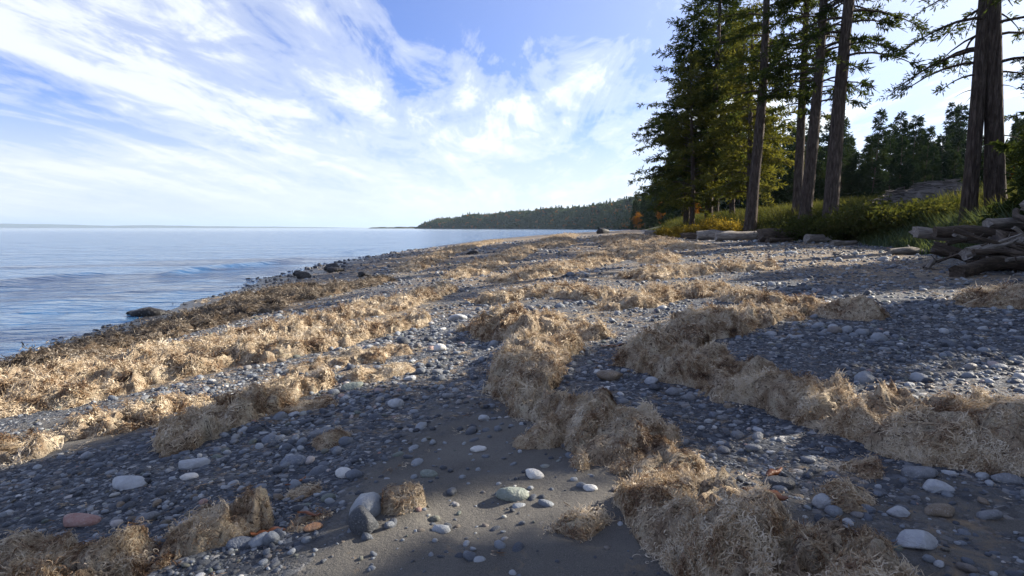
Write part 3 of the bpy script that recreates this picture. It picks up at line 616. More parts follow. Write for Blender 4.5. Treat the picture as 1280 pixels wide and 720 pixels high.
for k, (x, y, w, h, lab) in enumerate(clumps):
    seaweed('seaweed_clump', [(x, y, w, h*0.6), (x+w*0.6, y+w*0.35, w*0.8, h*0.4)], 0.012+0.0015*y, lab, 'seaweed', 'small seaweed clumps', 2800 if y < 5 else 1500, 0.56+0.03*y, seed=300+k*3)

# ================================================================ stones
def stone_mesh(seed, sub=2, flat=(1, 0.75, 0.55), rough=0.16, m=M_STONE, facet=0.0):
    import bmesh
    bm = bmesh.new(); bmesh.ops.create_icosphere(bm, subdivisions=sub, radius=0.5)
    V = np.array([v.co[:] for v in bm.verts]); F = np.array([[v.index for v in f.verts] for f in bm.faces]); bm.free()
    rng = np.random.default_rng(seed); o = rng.uniform(-9, 9, 3)
    n = fbm(V[:, 0]*2.4+o[0]+V[:, 2]*1.3, V[:, 1]*2.4+o[1]-V[:, 2]*1.7, seed, 2) + 0.6*noise(V[:, 2]*3+o[2], V[:, 0]*2.5, seed+5)
    V = V*(1+rough*n[:, None])
    for k in range(5):                                   # a few worn flats
        d = rng.normal(0, 1, 3); d /= np.linalg.norm(d); lim = rng.uniform(0.30, 0.42) if facet else rng.uniform(0.36, 0.47)
        h = V@d; V = V-np.clip(h-lim, 0, None)[:, None]*d*0.85
    return mesh_np('stone', V*np.array(flat), F, [m], True)
rs = np.random.default_rng(5)
PEB = source('pebble', [stone_mesh(10+k, 2, (1, rs.uniform(0.62, 0.95), rs.uniform(0.38, 0.7))) for k in range(8)])
def pebble_field():
    rng = np.random.default_rng(77); P = []; S = []
    #        y range, density /m2 at full stoniness, median size, sigma
    for y0, y1, dens, med, sg in ((1.7, 4.2, 1050, 0.020, 0.55), (4.2, 7, 600, 0.028, 0.52), (7, 11, 290, 0.042, 0.46), (11, 18, 105, 0.060, 0.42), (18, 32, 36, 0.095, 0.40), (32, 70, 8, 0.17, 0.4), (1.7, 6, 60, 0.058, 0.32), (6, 12, 30, 0.09, 0.3)):
        xa, xb = -0.95*y1-1.2, 0.95*y1+1.2; xa = max(xa, -13); xb = min(xb, 19)
        n = int((xb-xa)*(y1-y0)*dens); x = rng.uniform(xa, xb, n); y = rng.uniform(y0, y1, n)
        z = H(x, y); xt = np.interp(y, TX[:, 0], TX[:, 1])
        pb = pebbly(x, y); pr = np.clip(pb*1.15-0.08, 0.2, 1)*(1-sstep(-0.5, 1.5, x-xt))*(0.55+0.6*fbm(x*2.1, y*2.1, 33, 2))
        k = (rng.random(n) < pr) & (z > SEA-0.05) & (np.abs(x) < 0.95*y+1.2) & (footprint(x, y, 0.98) > 1+0.25*rng.random(n))
        x, y, z = x[k], y[k], z[k]; s = med*np.exp(rng.normal(0, sg, len(x))+0.45*fbm(x*0.9, y*0.7, 35, 2))
        P.append(np.stack([x, y, z+s*rng.uniform(-0.10, 0.13, len(x))], -1)); S.append(s)
    P = np.concatenate(P); s = np.concatenate(S); n = len(P)
    nr = np.tile(np.array([0, 0, 1.0]), (n, 1))
    o = scatter('pebbles', P, euler_from_normal(nr, rng.uniform(0, 6.28, n), np.full(n, 0.22), rng), np.stack([s, s, s], -1), rng.integers(0, 8, n), PEB)
    tag(o, 'grey beach pebbles with the blue of shade in their colour, covering the gravel', 'pebbles', kind='stuff'); print('pebbles', n)
pebble_field()
def crumbs():
    rng = np.random.default_rng(78); P = []; S = []
    for y0, y1, dens, sz in ((1.7, 6, 60, 0.55), (6, 14, 30, 0.9), (14, 34, 9, 1.9), (34, 75, 2.2, 3.6)):
        xa, xb = max(-0.95*y1-1, -12), min(0.95*y1+1, 18); n = int((xb-xa)*(y1-y0)*dens); x = rng.uniform(xa, xb, n); y = rng.uniform(y0, y1, n); z = H(x, y)
        xt = np.interp(y, TX[:, 0], TX[:, 1]); f = footprint(x, y)
        pr = (np.clip(litter(x, y)*2.0-0.30, 0.02, 1)+0.5*np.exp(-((f-1)/0.35)**2))*(1-sstep(-2, 0, x-xt))*sstep(-0.05, 0.5, fbm(x*1.6, y*0.9, 81, 3)+0.25)
        k = (rng.random(n) < pr) & (z > SEA+0.05) & (np.abs(x) < 0.95*y+1)
        P.append(np.stack([x[k], y[k], z[k]+0.008], -1)); S.append(np.full(k.sum(), sz))
    P = np.concatenate(P); s = np.concatenate(S)*rng.uniform(0.5, 1.3, len(P)); n = len(P)
    o = scatter('seaweed_crumbs', P, euler_from_normal(np.tile(np.array([0, 0, 1.0]), (n, 1)), rng.uniform(0, 6.28, n), np.full(n, 0.15), rng), np.stack([s, s, s*0.7], -1), rng.integers(0, 8, n), TUFT)
    tag(o, 'loose scraps of dry seaweed strewn between the heaps', 'seaweed', kind='stuff'); print('crumbs', n)
crumbs()

named = [  # x, y, size, colour, shape seed, label
 (-2.54,3.87,.30,'pale',1,'largest pale flat stone on the dark gravel at left, pointed at both ends'), (-2.23,4.12,.25,'pale',2,'pale angular stone with a smaller white pebble at its foot'),
 (-1.46,4.53,.21,'grey',3,'rounded light grey stone with seaweed draped against it'), (-1.51,4.06,.21,'blue',4,'blue-grey domed stone half sunk in gravel, below the stone with draped seaweed'),
 (-1.85,4.54,.19,'blue',5,'blue-grey domed stone just left of the stone with draped seaweed'), (-1.06,3.70,.11,'white',6,'round white pebble alone at the left edge of the sandy hollow'),
 (-3.72,6.11,.20,'green',7,'greenish pale stone at the edge of the flat seaweed sheet'), (-0.75,2.94,.20,'dark',8,'dark pointed stone standing up from the sunlit sand in the foreground'),
 (-2.47,3.33,.23,'pink',9,'pink and grey wedge-shaped stone near the lower left seaweed'), (-1.03,3.00,.10,'orange',10,'rusty orange pebble beside the orange-tinged seaweed scrap'),
 (-0.98,10.87,.36,'pale',11,'biggest pale boulder in the strip of pebbles left of the tall seaweed hump'), (-0.94,7.76,.19,'white',12,'white egg-shaped stone in the strip of pebbles below the pale boulder'),
 (-1.08,6.31,.13,'pale',13,'small pale pebble, upper one of a pair above the sandy hollow'), (-0.80,6.52,.15,'grey',14,'flat grey pebble lying above the bare sandy hollow'),
 (-1.02,5.23,.16,'pale',15,'pale slanted pebble at the upper left of the sandy hollow'), (-0.22,4.68,.09,'pale',16,'small pale pebble near the upper middle of the sandy hollow'),
 (-0.23,3.99,.11,'white',17,'white pebble leaning on another at the top of the sunlit sand'), (0.13,3.47,.12,'white',18,'brightest white stone, in the middle of the sunlit sand'),
 (0.00,3.21,.18,'green',19,'green-grey flat stone half buried in the sunlit sand'), (0.43,3.23,.09,'white',20,'pale pebble at the left foot of the long seaweed ridge'),
 (1.77,2.52,.18,'pale',21,'big pale blue-grey stone in the lower right corner group'), (1.56,2.92,.12,'pale',22,'pale egg-shaped stone just right of the long ridge, beside the pointed clump'),
 (1.86,2.80,.11,'pale',23,'pale stone, right one of a touching pair in the lower right'), (1.74,2.86,.10,'blue',24,'blue-grey stone, left one of a touching pair in the lower right'),
 (2.21,3.20,.18,'grey',25,'light grey stone tucked under the broad right seaweed ridge'), (2.20,3.02,.16,'pale',26,'pale rounded stone below the one tucked under the right ridge'),
 (1.52,2.46,.20,'blue',27,'blue boulder-like stone at the right foot of the long ridge, nearest the viewer'), (2.04,2.78,.14,'brown',28,'tan stone behind the big pale stone in the lower right'),
 (2.23,2.72,.11,'grey',29,'grey upright stone on bare sand near the lower right edge'), (2.59,3.07,.15,'grey',30,'flat grey stone at the right edge below the broad seaweed ridge'),
 (0.96,5.75,.28,'brown',31,'brown-topped dark stone in the gap between the two seaweed ridges'), (1.46,3.20,.17,'dark',32,'nearly black flat stone against the right flank of the long ridge'),
 (1.27,5.41,.15,'pale',33,'pale wedge stone right of the brown-topped dark stone'), (1.37,5.05,.16,'grey',34,'grey stone in the pebble gap between the ridges, below the pale wedge'),
 (-1.64,6.11,.22,'green',35,'mossy-looking grey stone beside the brownish seaweed tuft'), (-1.39,2.96,.13,'blue',36,'blue-grey pebble under the orange-brown end of the lower left roll'),
 (-0.58,5.40,.13,'grey',37,'grey pebble on dark sand in the upper hollow'), (-2.14,3.88,.12,'white',38,'small white pebble at the foot of the pale angular stone'),
 (-0.51,3.59,.12,'green',39,'greenish grey stone at the top left of the sunlit sand'), (-2.08,3.33,.14,'grey',40,'grey stone right of the pink wedge-shaped stone')]
SHORT = ['largest pale flat stone', 'pale angular stone', 'stone with draped seaweed', 'lower domed stone', 'left domed stone', 'round white pebble', 'greenish pale stone', 'dark pointed stone', 'pink wedge stone', 'rusty orange pebble', 'biggest pale boulder', 'white egg-shaped stone', 'paired pale pebble', 'flat grey pebble', 'pale slanted pebble', 'small pale pebble', 'leaning white pebble', 'brightest white stone', 'half-buried green stone', 'ridge-foot pebble', 'big pale corner stone', 'pale egg-shaped stone', 'touching pale stone', 'touching blue stone', 'stone under the right ridge', 'pale rounded stone', 'nearest blue stone', 'tan corner stone', 'grey upright stone', 'flat edge stone', 'brown-topped stone', 'nearly black stone', 'pale wedge stone', 'grey gap stone', 'mossy-looking stone', 'roll-end pebble', 'grey hollow pebble', 'small white pebble', 'greenish sand stone', 'grey stone by the pink wedge']
stone_pts = []; LAND = [(a[0], a[1], 'the '+b) for a, b in zip(named, SHORT)]+[(0.2, 8.5, 'the tall seaweed hump'), (0.3, 6.6, 'the second seaweed hump'), (0.8, 3.75, 'the long middle ridge'), (3.0, 8.2, 'the sunlit curving ridge'), (2.4, 3.9, 'the broad right ridge'), (4.4, 8.9, 'the far end of the curving ridge'), (-4.3, 8.1, 'the golden bank'), (-2.6, 5.2, 'the crumpled heap'), (-4.2, 5.0, 'the flat seaweed sheet'), (7.8, 9.0, 'the right-hand edge heap'), (2.9, 11.8, 'the forked heap'), (-2.3, 14, 'the narrow heap'), (0.9, 13.6, 'the heap behind the hump')]
USED = {}
for x, y, s, c, sd, lab in named:
    rng = np.random.default_rng(sd); fl = (1, rng.uniform(0.62, 0.8), rng.uniform(0.4, 0.6)); ang = rng.uniform(-0.5, 0.5)
    if sd in (1, 2, 9): fl = (1, 0.55, 0.36)
    if sd == 8: fl = (0.8, 0.6, 0.95)
    if sd in (12, 6, 16, 22): fl = (1, 0.8, 0.7)
    o = obj('stone', stone_mesh(500+sd, 3, fl, 0.15, SM[c], 1.0), None, (x, y, gz(x, y)+s*fl[2]*(0.16 if sd not in (19, 4, 5) else 0.02)), (rng.uniform(-.15, .15), rng.uniform(-.15, .15), ang), (s, s, s))
    tag(o, lab, 'stone', 'stones lying on the beach'); stone_pts.append((x, y, s))
# the other larger stones: each an object of its own, told apart only by tone and place
SHAPES = {c: [stone_mesh(700+11*k+7*i, 2, (1, 0.62+0.1*i, 0.42+0.08*i), 0.16, SM[c], 1.0) for i in range(3)] for k, c in enumerate(('pale', 'grey', 'blue', 'dark', 'brown', 'white'))}
ZONES = [('on the dark gravel at the lower left', -3.3, -1.1, 2.6, 5.6, 46, (.05, .10)), ('in the strip of pebbles above the sandy hollow', -1.9, -0.1, 5.6, 13, 62, (.07, .17)), ('in the gap between the two seaweed ridges', 0.75, 2.0, 3.2, 6.2, 56, (.06, .14)),
         ('on the shaded pebble flat at the right', 2.4, 7.5, 5.0, 9.5, 56, (.08, .17)), ('among the cobbles in the lower right corner', 1.45, 3.0, 2.1, 3.3, 24, (.05, .11)), ('on the stony slope below the golden bank', -5.6, -2.2, 5.6, 8.2, 16, (.08, .17))]
TONE = dict(pale='pale', grey='mid-grey', blue='blue-grey', dark='dark', brown='brownish', white='white')
rng = np.random.default_rng(9)
for zone, xa, xb, ya, yb, n, (sa, sb) in ZONES:
    made = 0; tries = 0
    while made < n and tries < 6000:
        tries += 1; x, y = rng.uniform(xa, xb), rng.uniform(ya, yb); s = rng.uniform(sa, sb)*(0.75+0.25*rng.random())
        if footprint(np.array([x]), np.array([y]))[0] < 1.12 or any((x-a)**2+(y-b)**2 < (0.55*(s+c))**2 for a, b, c in stone_pts): continue
        if rng.random() > 0.25+0.75*pebbly(np.array([x]), np.array([y]))[0]: continue
        c = rng.choice(['pale', 'grey', 'blue', 'dark', 'brown', 'white'], p=[.18, .30, .30, .10, .07, .05]); i = int(rng.integers(0, 3))
        o = obj('stone', SHAPES[c][i], None, (x, y, gz(x, y)+s*(0.42+0.08*i)*rng.uniform(0.02, 0.22)), (rng.uniform(-.2, .2), rng.uniform(-.2, .2), rng.uniform(0, 6.28)), (s, s, s))
        sw = 'tiny' if s < 0.06 else 'small' if s < 0.085 else 'medium' if s < 0.115 else 'large'; lab = None
        for lx, ly, ln in sorted(LAND, key=lambda q: (q[0]-x)**2+(q[1]-y)**2)[:6]:
            dx, dy = x-lx, y-ly; dw = ('left of' if dx < 0 else 'right of') if abs(dx) > abs(dy)*0.7 else ('beyond' if dy > 0 else 'in front of')
            t = '%s %s stone %s %s' % (sw, TONE[c], dw, ln)
            if t not in USED: lab = t; break
        lab = lab or t; USED[lab] = 1
        tag(o, lab, 'stone', 'loose stones '+zone); stone_pts.append((x, y, s)); made += 1
# dark rocks at the water's edge
for k, (x, y, s, fl, rz, lab) in enumerate([(-9.95, 16.6, 0.98, (1, 0.5, 0.42), 0.1, 'black flat-topped rock standing in the water at the left'), (-10.55, 16.9, 0.5, (1, 0.6, 0.3), 0.4, 'low black rock just left of the flat-topped rock, awash'),
        (-9.5, 27.6, 0.75, (1, 0.7, 0.5), 0.3, 'nearest dark rock of the group at the bend of the waterline'), (-10.4, 29.5, 0.7, (1, 0.6, 0.55), 1.3, 'dark rock at the seaward end of the group at the bend of the waterline'),
        (-8.9, 30.5, 1.0, (1, 0.7, 0.42), 0.2, 'widest dark rock in the group at the bend of the waterline'), (-9.8, 33.0, 0.9, (1, 0.7, 0.6), 0.9, 'farthest dark rock of the group at the bend of the waterline'),
        (-6.2, 25.5, 0.7, (1, 0.7, 0.5), 0.6, 'lone dark rock on the beach past the waterline seaweed'), (-2.6, 40, 0.9, (1, 0.6, 0.45), 0.2, 'far dark rock on the seaward side of the middle distance'), (14.6, 98, 2.2, (1, 0.7, 0.7), 0.4, 'farthest dark boulder alone where the beach narrows')]):
    o = obj('rock', stone_mesh(900+k, 3, fl, 0.22, SM['black'], 1.0), None, (x, y, max(gz(x, y), SEA)+s*fl[2]*0.18), (0.05, 0.06, rz), (s, s, s)); tag(o, lab, 'rock', 'dark rocks by the water')

# single broad kelp blades, rust-red
def kelp_blade(seed, length, width, curl):
    rng = np.random.default_rng(seed); n = 12; s = np.linspace(0, 1, n); a = curl*s+0.25*noise(s*4, s*0, seed)
    x = np.cumsum(np.cos(a))*length/n; y = np.cumsum(np.sin(a))*length/n; z = 0.10*length*np.abs(noise(s*3.2, s*0+3, seed))+0.006
    w = width*np.sin(np.clip(s*0.92+0.08, 0, 1)*math.pi)**0.5*(1+0.2*noise(s*9, s*0+5, seed)); tw = 0.7*noise(s*2.5, s*0+7, seed); V = []
    for k, (u, dz) in enumerate(((-0.5, 0), (0, 0.006), (0.5, 0), (0, -0.002))): V.append(np.stack([x-np.sin(a)*u*w*np.cos(tw), y+np.cos(a)*u*w*np.cos(tw), z+dz+u*w*np.sin(tw)], -1))
    V = np.concatenate(V); F = [(k*n+i, k*n+i+1, ((k+1) % 4)*n+i+1, ((k+1) % 4)*n+i) for k in range(4) for i in range(n-1)]
    return mesh_np('kelp_blade', V, np.array(F), [M_BLADE], True)
for k, (x, y, dz, L, w, rz, c, lab) in enumerate([(1.36, 2.86, 0.05, 0.26, 0.06, 1.9, 0.8, 'rust-red kelp blade lying down the right flank of the long ridge'), (1.42, 3.28, 0.01, 0.16, 0.05, 0.4, 0.5, 'short orange kelp blade beside the nearly black stone'), (-1.36, 2.98, 0.02, 0.2, 0.05, 0.8, -0.9, 'orange-brown kelp blade at the end of the lower left seaweed roll'),
        (-1.0, 3.06, 0.015, 0.16, 0.045, 2.4, 0.7, 'orange kelp blade by the rusty orange pebble'), (-1.42, 3.62, 0.01, 0.18, 0.035, 0.5, 0.9, 'thin brown kelp blade on dark gravel left of the wispy scrap'), (0.34, 5.1, 0.01, 0.22, 0.05, 0.2, 0.6, 'brown kelp blade at the bend of the long ridge'), (1.05, 7.3, 0.01, 0.45, 0.07, -0.2, 0.4, 'long brown kelp blade on pebbles between the humps and the curving ridge')]):
    tag(obj('kelp_blade', kelp_blade(40+k, L, w, c), None, (x, y, gz(x, y)+dz), (0, 0, rz)), lab, 'seaweed', 'single kelp blades')

# ================================================================ trees
def leaves(base, dirn, length, width, rng, roll=True):
    """one slim diamond (two triangles sharing an edge -> a quad) per needle spray"""
    n = len(base); d = dirn/(np.linalg.norm(dirn, axis=1)[:, None]+1e-9)
    r = rng.normal(0, 1, (n, 3)); s = np.cross(d, r); s /= np.linalg.norm(s, axis=1)[:, None]+1e-9
    L = length[:, None]; W = width[:, None]
    V = np.stack([base, base+d*L*0.45+s*W*0.5, base+d*L, base+d*L*0.45-s*W*0.5], 1).reshape(-1, 3)
    return V, np.arange(4*n).reshape(n, 4)
def conifer(seed, h, r0, cb, cr, nb, twig=0.6, leaf=0.17, fill=1.0, shape=0.75, lean=(0, 0), clump=0.0, stubs=0, droop=0.42, up=0.22):
    rng = np.random.default_rng(seed)
    ph = rng.uniform(0, 6.28, 2); amp = 0.012*h
    def ax(z): return np.array([lean[0]*z+amp*math.sin(z/h*4+ph[0])-amp*math.sin(ph[0]), lean[1]*z+amp*math.sin(z/h*3.4+ph[1])-amp*math.sin(ph[1]), z])
    def rad(z): return r0*(0.05+0.95*max(0, 1-z/h)**0.85)+0.45*r0*math.exp(-z/(1.1*r0+0.2))
    zs = np.concatenate([[-0.6, 0, 0.25, 0.6, 1.1], np.linspace(1.8, h, 16)])
    wood = [tube([ax(z) for z in zs], [rad(max(z, 0)) for z in zs], 12, 0.05, rng)]
    LB, LD, LL = [], [], []
    for k in range(nb+stubs):
        stub = k >= nb
        q = ((k+rng.random())/nb)**0.9 if not stub else 0
        z = cb+(h*0.985-cb)*q if not stub else rng.uniform(0.35*cb, cb)
        prof = (1-q)**shape*(0.55+0.45*min(1, q/0.12))
        Lb = cr*prof*rng.uniform(0.55, 1.12)+0.25 if not stub else rng.uniform(0.3, 1.1)
        az = rng.uniform(0, 2*math.pi); dirn = np.array([math.cos(az), math.sin(az)])
        u = up+0.55*q+rng.normal(0, 0.08); dr = droop*(1-0.6*q)+rng.normal(0, 0.06)
        s = np.linspace(0, 1, 6); base = ax(z); sway = rng.normal(0, 0.10)
        side = np.array([-dirn[1], dirn[0]])
        P = np.stack([base[0]+dirn[0]*Lb*s+side[0]*sway*Lb*s**2, base[1]+dirn[1]*Lb*s+side[1]*sway*Lb*s**2, z+Lb*(u*s-dr*s**2)], -1)
        rb = max(0.012, min(0.3*rad(z), 0.018*Lb+0.012))
        wood.append(tube(P, rb*np.array([1, .85, .7, .5, .33, .15]), 4, 0, None, False))
        if stub: continue
        t0 = 0.18 if clump == 0 else 0.45
        nt = max(3, int(Lb/0.24*fill)); ss = np.sort(rng.uniform(t0, 1.0, nt*2)) if clump == 0 else np.clip(rng.choice(rng.uniform(t0, 1, max(2, int(Lb*1.3))), nt*2)+rng.normal(0, 0.05, nt*2), t0, 1)
        bp = np.stack([np.interp(ss, s, P[:, j]) for j in range(3)], -1)
        sg = rng.choice([-1.0, 1.0], nt*2)
        tl = twig*(1.12-0.6*ss)*rng.uniform(0.55, 1.25, nt*2)*min(1.0, 0.45+Lb/3)
        td = np.stack([dirn[0]*0.62+sg*side[0]*0.8, dirn[1]*0.62+sg*side[1]*0.8, np.full(nt*2, -0.12)+rng.normal(0, 0.20, nt*2)], -1)+rng.normal(0, 0.18, (nt*2, 3))
        td /= np.linalg.norm(td, axis=1)[:, None]
        m = np.maximum(4, (tl/0.06).astype(int)); idx = np.repeat(np.arange(nt*2), m); f = rng.random(len(idx))
        LB.append(bp[idx]+td[idx]*(tl[idx]*f)[:, None]+np.stack([0*f, 0*f, -0.14*tl[idx]*f**2], -1))
        d = td[idx]*0.75+rng.normal(0, 0.45, (len(idx), 3)); d[:, 2] -= 0.12; LD.append(d); LL.append(leaf*rng.uniform(0.6, 1.35, len(idx)))
    V, F = join(wood); trunk = mesh_np('trunk', V, F, [M_BARK], True)
    B = np.concatenate(LB); D = np.concatenate(LD); L = np.concatenate(LL)
    V, F = leaves(B, D, L*1.1, L*0.26, rng)
    return trunk, V, F
def plant_tree(name, geo, x, y, label, m, group, rot=0.0, scl=1.0, cat='tree', zoff=-0.1):
    t = obj(name, None, None, (x, y, gz(x, y)+zoff), (0, 0, rot), (scl, scl, scl)); tag(t, label, cat, group)
    obj('trunk', geo[0], t); key = m.name
    if key not in geo[3]: geo[3][key] = mesh_np('crown', geo[1], geo[2], [m])
    obj('crown', geo[3][key], t)
    return t
def geo(*a, **k): return conifer(*a, **k)+({},)
GT = 'tall conifers on the bank'
g_left = geo(1, 22, 0.34, 2.6, 5.8, 125, leaf=0.32, twig=0.95, shape=0.6)
g_left2 = geo(2, 27, 0.38, 3.5, 4.8, 135, leaf=0.34, twig=0.95, shape=0.6)
g_yel = geo(3, 17, 0.26, 2.4, 4.2, 92, leaf=0.32, twig=0.9, shape=0.65)
g_big = geo(4, 31, 0.40, 9.0, 4.6, 90, leaf=0.30, twig=0.85, shape=0.55, stubs=8)
g_pine = geo(5, 29, 0.34, 7.0, 3.6, 95, leaf=0.27, twig=0.85, shape=0.5, clump=1, stubs=14, droop=0.5)
g_pine2 = geo(6, 31, 0.40, 8.0, 3.8, 95, leaf=0.27, twig=0.85, shape=0.5, clump=1, stubs=12, droop=0.5)
g_pine3 = geo(7, 33, 0.46, 9.0, 4.4, 90, leaf=0.27, twig=0.9, shape=0.5, clump=1, stubs=10, droop=0.55, up=0.1)
g_pairl = geo(18, 28, 0.30, 6.5, 3.6, 60, leaf=0.18, twig=0.8, shape=0.5, clump=1, stubs=6, droop=0.5, up=0.12, lean=(0.062, 0))
g_pair = geo(8, 30, 0.37, 6.2, 4.4, 78, leaf=0.18, twig=0.8, shape=0.5, clump=1, stubs=8, droop=0.5, up=0.12, lean=(-0.03, 0))
plant_tree('conifer_tree', g_left, 17.2, 60, 'dense dark conifer on the seaward edge of the grove, its crown overhanging the beach', M_FIR, GT)
plant_tree('conifer_tree', g_left2, 18.6, 58.0, 'tall dark conifer second from the seaward edge of the grove', M_FIR, GT, 1.0)
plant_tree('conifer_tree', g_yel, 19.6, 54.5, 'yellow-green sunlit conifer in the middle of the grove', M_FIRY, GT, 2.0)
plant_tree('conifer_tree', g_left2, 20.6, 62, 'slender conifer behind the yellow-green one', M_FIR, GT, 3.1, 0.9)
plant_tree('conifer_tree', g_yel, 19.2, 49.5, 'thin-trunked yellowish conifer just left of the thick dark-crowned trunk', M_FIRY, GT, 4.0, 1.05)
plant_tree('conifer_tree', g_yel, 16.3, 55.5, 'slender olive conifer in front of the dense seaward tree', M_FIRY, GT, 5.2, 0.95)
plant_tree('conifer_tree', g_big, 17.1, 44, 'thick-trunked conifer with a dense dark crown high over the yellow bush', M_FIR, GT, 0.6)
plant_tree('conifer_tree', g_pine, 20.0, 43, 'thin left-hand trunk of the two crossing trunks above the bank', M_FIR, GT, 0.4)
plant_tree('conifer_tree', g_pine2, 19.1, 40, 'dark right-hand trunk of the two crossing trunks above the bank', M_FIR, GT, 1.9)
plant_tree('conifer_tree', g_pine3, 19.25, 37, 'straight grey-brown trunk standing alone right of the crossing trunks', M_FIR, GT, 5.0)
plant_tree('conifer_tree', g_pair, 19.35, 24.4, 'right-hand trunk of the big pair behind the driftwood pile', M_FIR, GT, 0.2)
plant_tree('conifer_tree', g_pairl, 18.3, 24.6, 'left-hand trunk of the big pair behind the driftwood pile', M_FIR, GT, 0.0, 1.0)
# the grove goes on along the bank beside the viewer; these trees throw the shade on the beach
g_slim = geo(9, 24, 0.32, 1.2, 1.75, 300, leaf=0.36, twig=0.7, shape=0.42, fill=1.7)
g_young = geo(10, 5.6, 0.12, 0.2, 2.3, 130, leaf=0.32, twig=0.6, shape=0.6, fill=1.6)
OFF = [(15.0, 11.25, g_slim, 0.3, 0.85), (15.0, 6.7, g_slim, 2.0, 1.0), (18.2, 6.9, g_slim, 3.0, 1.05), (13.6, 3.0, g_left2, 1.2, 0.8), (17.2, 4.2, g_left, 4.2, 0.9),
       (16.5, 15.8, g_young, 0.5, 0.75), (17.4, 18.9, g_young, 1.5, 0.9), (15.6, 13.7, g_young, 2.5, 0.5), (18.8, 16.6, g_young, 3.5, 1.0), (20.4, 20.2, g_young, 4.5, 1.0), (36, 40, g_slim, 0.6, 0.9), (40, 46, g_left2, 2.6, 0.8), (14.5, -1.5, g_left, 2.9, 1.0), (18, -5, g_big, 3.3, 0.95), (14.5, -8, g_left2, 0.0, 1.0)]
for k, (x, y, g, r, s) in enumerate(OFF):
    plant_tree('conifer_tree', g, x, y, 'tall conifer on the bank beside the viewer, outside the picture on the right', M_FIR, 'conifers beside the viewer outside the picture', r, s)

# the wood behind: smaller meshes, one object per tree
g_bk = [geo(20+k, 16+2*k, 0.22, 0.6, 3.6, 80, leaf=0.60, twig=1.0, fill=0.75, shape=0.75) for k in range(4)]
def broadleaf(seed, h, r, n, leaf):
    rng = np.random.default_rng(seed); wood = [tube([(0, 0, -0.4), (0.1, 0, h*0.25), (0.0, 0.15, h*0.5), (0.15, 0.1, h*0.85)], [0.16, 0.12, 0.08, 0.02], 8, 0.05, rng)]
    C = rng.normal(0, 1, (26, 3)); C /= np.linalg.norm(C, axis=1)[:, None]; C *= rng.uniform(0.35, 0.95, (26, 1)); C = C*[r, r, h*0.40]+[0, 0, h*0.58]
    for c in C[:14]: wood.append(tube([(0.05, 0.05, h*0.3), c*[0.5, 0.5, 0.8]+[0, 0, h*0.05], c], [0.05, 0.03, 0.01], 4, 0, None, False))
    k = rng.integers(0, 26, n); d = rng.normal(0, 1, (n, 3)); d /= np.linalg.norm(d, axis=1)[:, None]
    B = C[k]+d*rng.uniform(0.2, 1, (n, 1))**0.5*r*0.38
    L = leaf*rng.uniform(0.6, 1.3, n); V, F = leaves(B, rng.normal(0, 1, (n, 3)), L, L*0.7, rng)
    W, G = join(wood); return mesh_np('trunk', W, G, [M_BARK], True), V, F, {}
g_bl = [broadleaf(40, 9, 3.0, 3800, 0.34), broadleaf(41, 7, 2.6, 3200, 0.3)]
rng = np.random.default_rng(12)
def behind(px_ratio, y): return px_ratio*y
k = 0; ORD = ['first', 'second', 'third', 'fourth', 'fifth', 'sixth', 'seventh', 'eighth', 'ninth', 'tenth', 'eleventh', 'twelfth', 'thirteenth']; CNT = {}
def nth(key): CNT[key] = CNT.get(key, -1)+1; return ORD[min(CNT[key], 12)]
for row, (ya, yb, ra, rb, n, sa, sb) in enumerate([(82, 92, 0.40, 0.88, 24, 0.55, 0.78), (98, 115, 0.38, 0.90, 22, 0.75, 1.0), (118, 140, 0.36, 0.92, 22, 0.9, 1.3)]):
    for i in range(n):
        y = rng.uniform(ya, yb); q = ra+(rb-ra)*(i+rng.uniform(0.1, 0.9))/n; x = q*y
        side = 'behind the grove' if q < 0.54 else 'past the lone trunk' if q < 0.74 else 'behind the big pair'
        nm = ('near row', 'middle row', 'back row')[row]
        if row < 2 and q > 0.5 and rng.random() < 0.14:
            plant_tree('broadleaf_tree', g_bl[i % 2], x, y, '%s autumn tree from the left, %s of the wood, %s' % (nth(('a', row, side)), nm, side), M_AUT, 'autumn trees in the wood, %s, %s' % (nm, side), rng.uniform(0, 6), rng.uniform(0.7, 1.1))
        else:
            plant_tree('conifer_tree', g_bk[(k*7+row) % 4], x, y, '%s conifer from the left, %s, %s' % (nth(('c', row, side)), nm+' of the wood', side), M_FARF, 'conifers in the wood, %s, %s' % (nm, side), rng.uniform(0, 6), rng.uniform(sa, sb)*0.95)
        k += 1
# trees along the shore beyond the grove
shore = [(62, 330, 'c', .9), (66, 345, 'a', 1.1), (70, 365, 'c', 1.0), (74, 385, 'c', 1.1), (58, 300, 'a', 1.0), (29, 112, 'a', .62), (31, 120, 'c', .8), (33, 128, 'c', .95), (35, 126, 'a', .75), (37, 140, 'c', 1.05), (30.5, 118, 'a', .55), (36, 150, 'c', 1.0), (40, 165, 'c', .95), (43, 185, 'c', 1.1), (46, 205, 'a', 1.0), (48, 215, 'c', 1.05), (52, 240, 'c', 1.0), (55, 262, 'c', 1.15), (58, 285, 'c', 1.0), (62, 305, 'c', 1.1), (67, 330, 'c', 1.15), (72, 350, 'a', 1.2), (78, 372, 'c', 1.1), (84, 390, 'c', 1.2), (90, 410, 'c', 1.25), (34, 134, 'c', 1.15), (44, 172, 'c', 1.2), (50, 195, 'c', 1.3), (60, 250, 'c', 1.35), (70, 300, 'c', 1.3)]
shore.sort(key=lambda q: q[1])
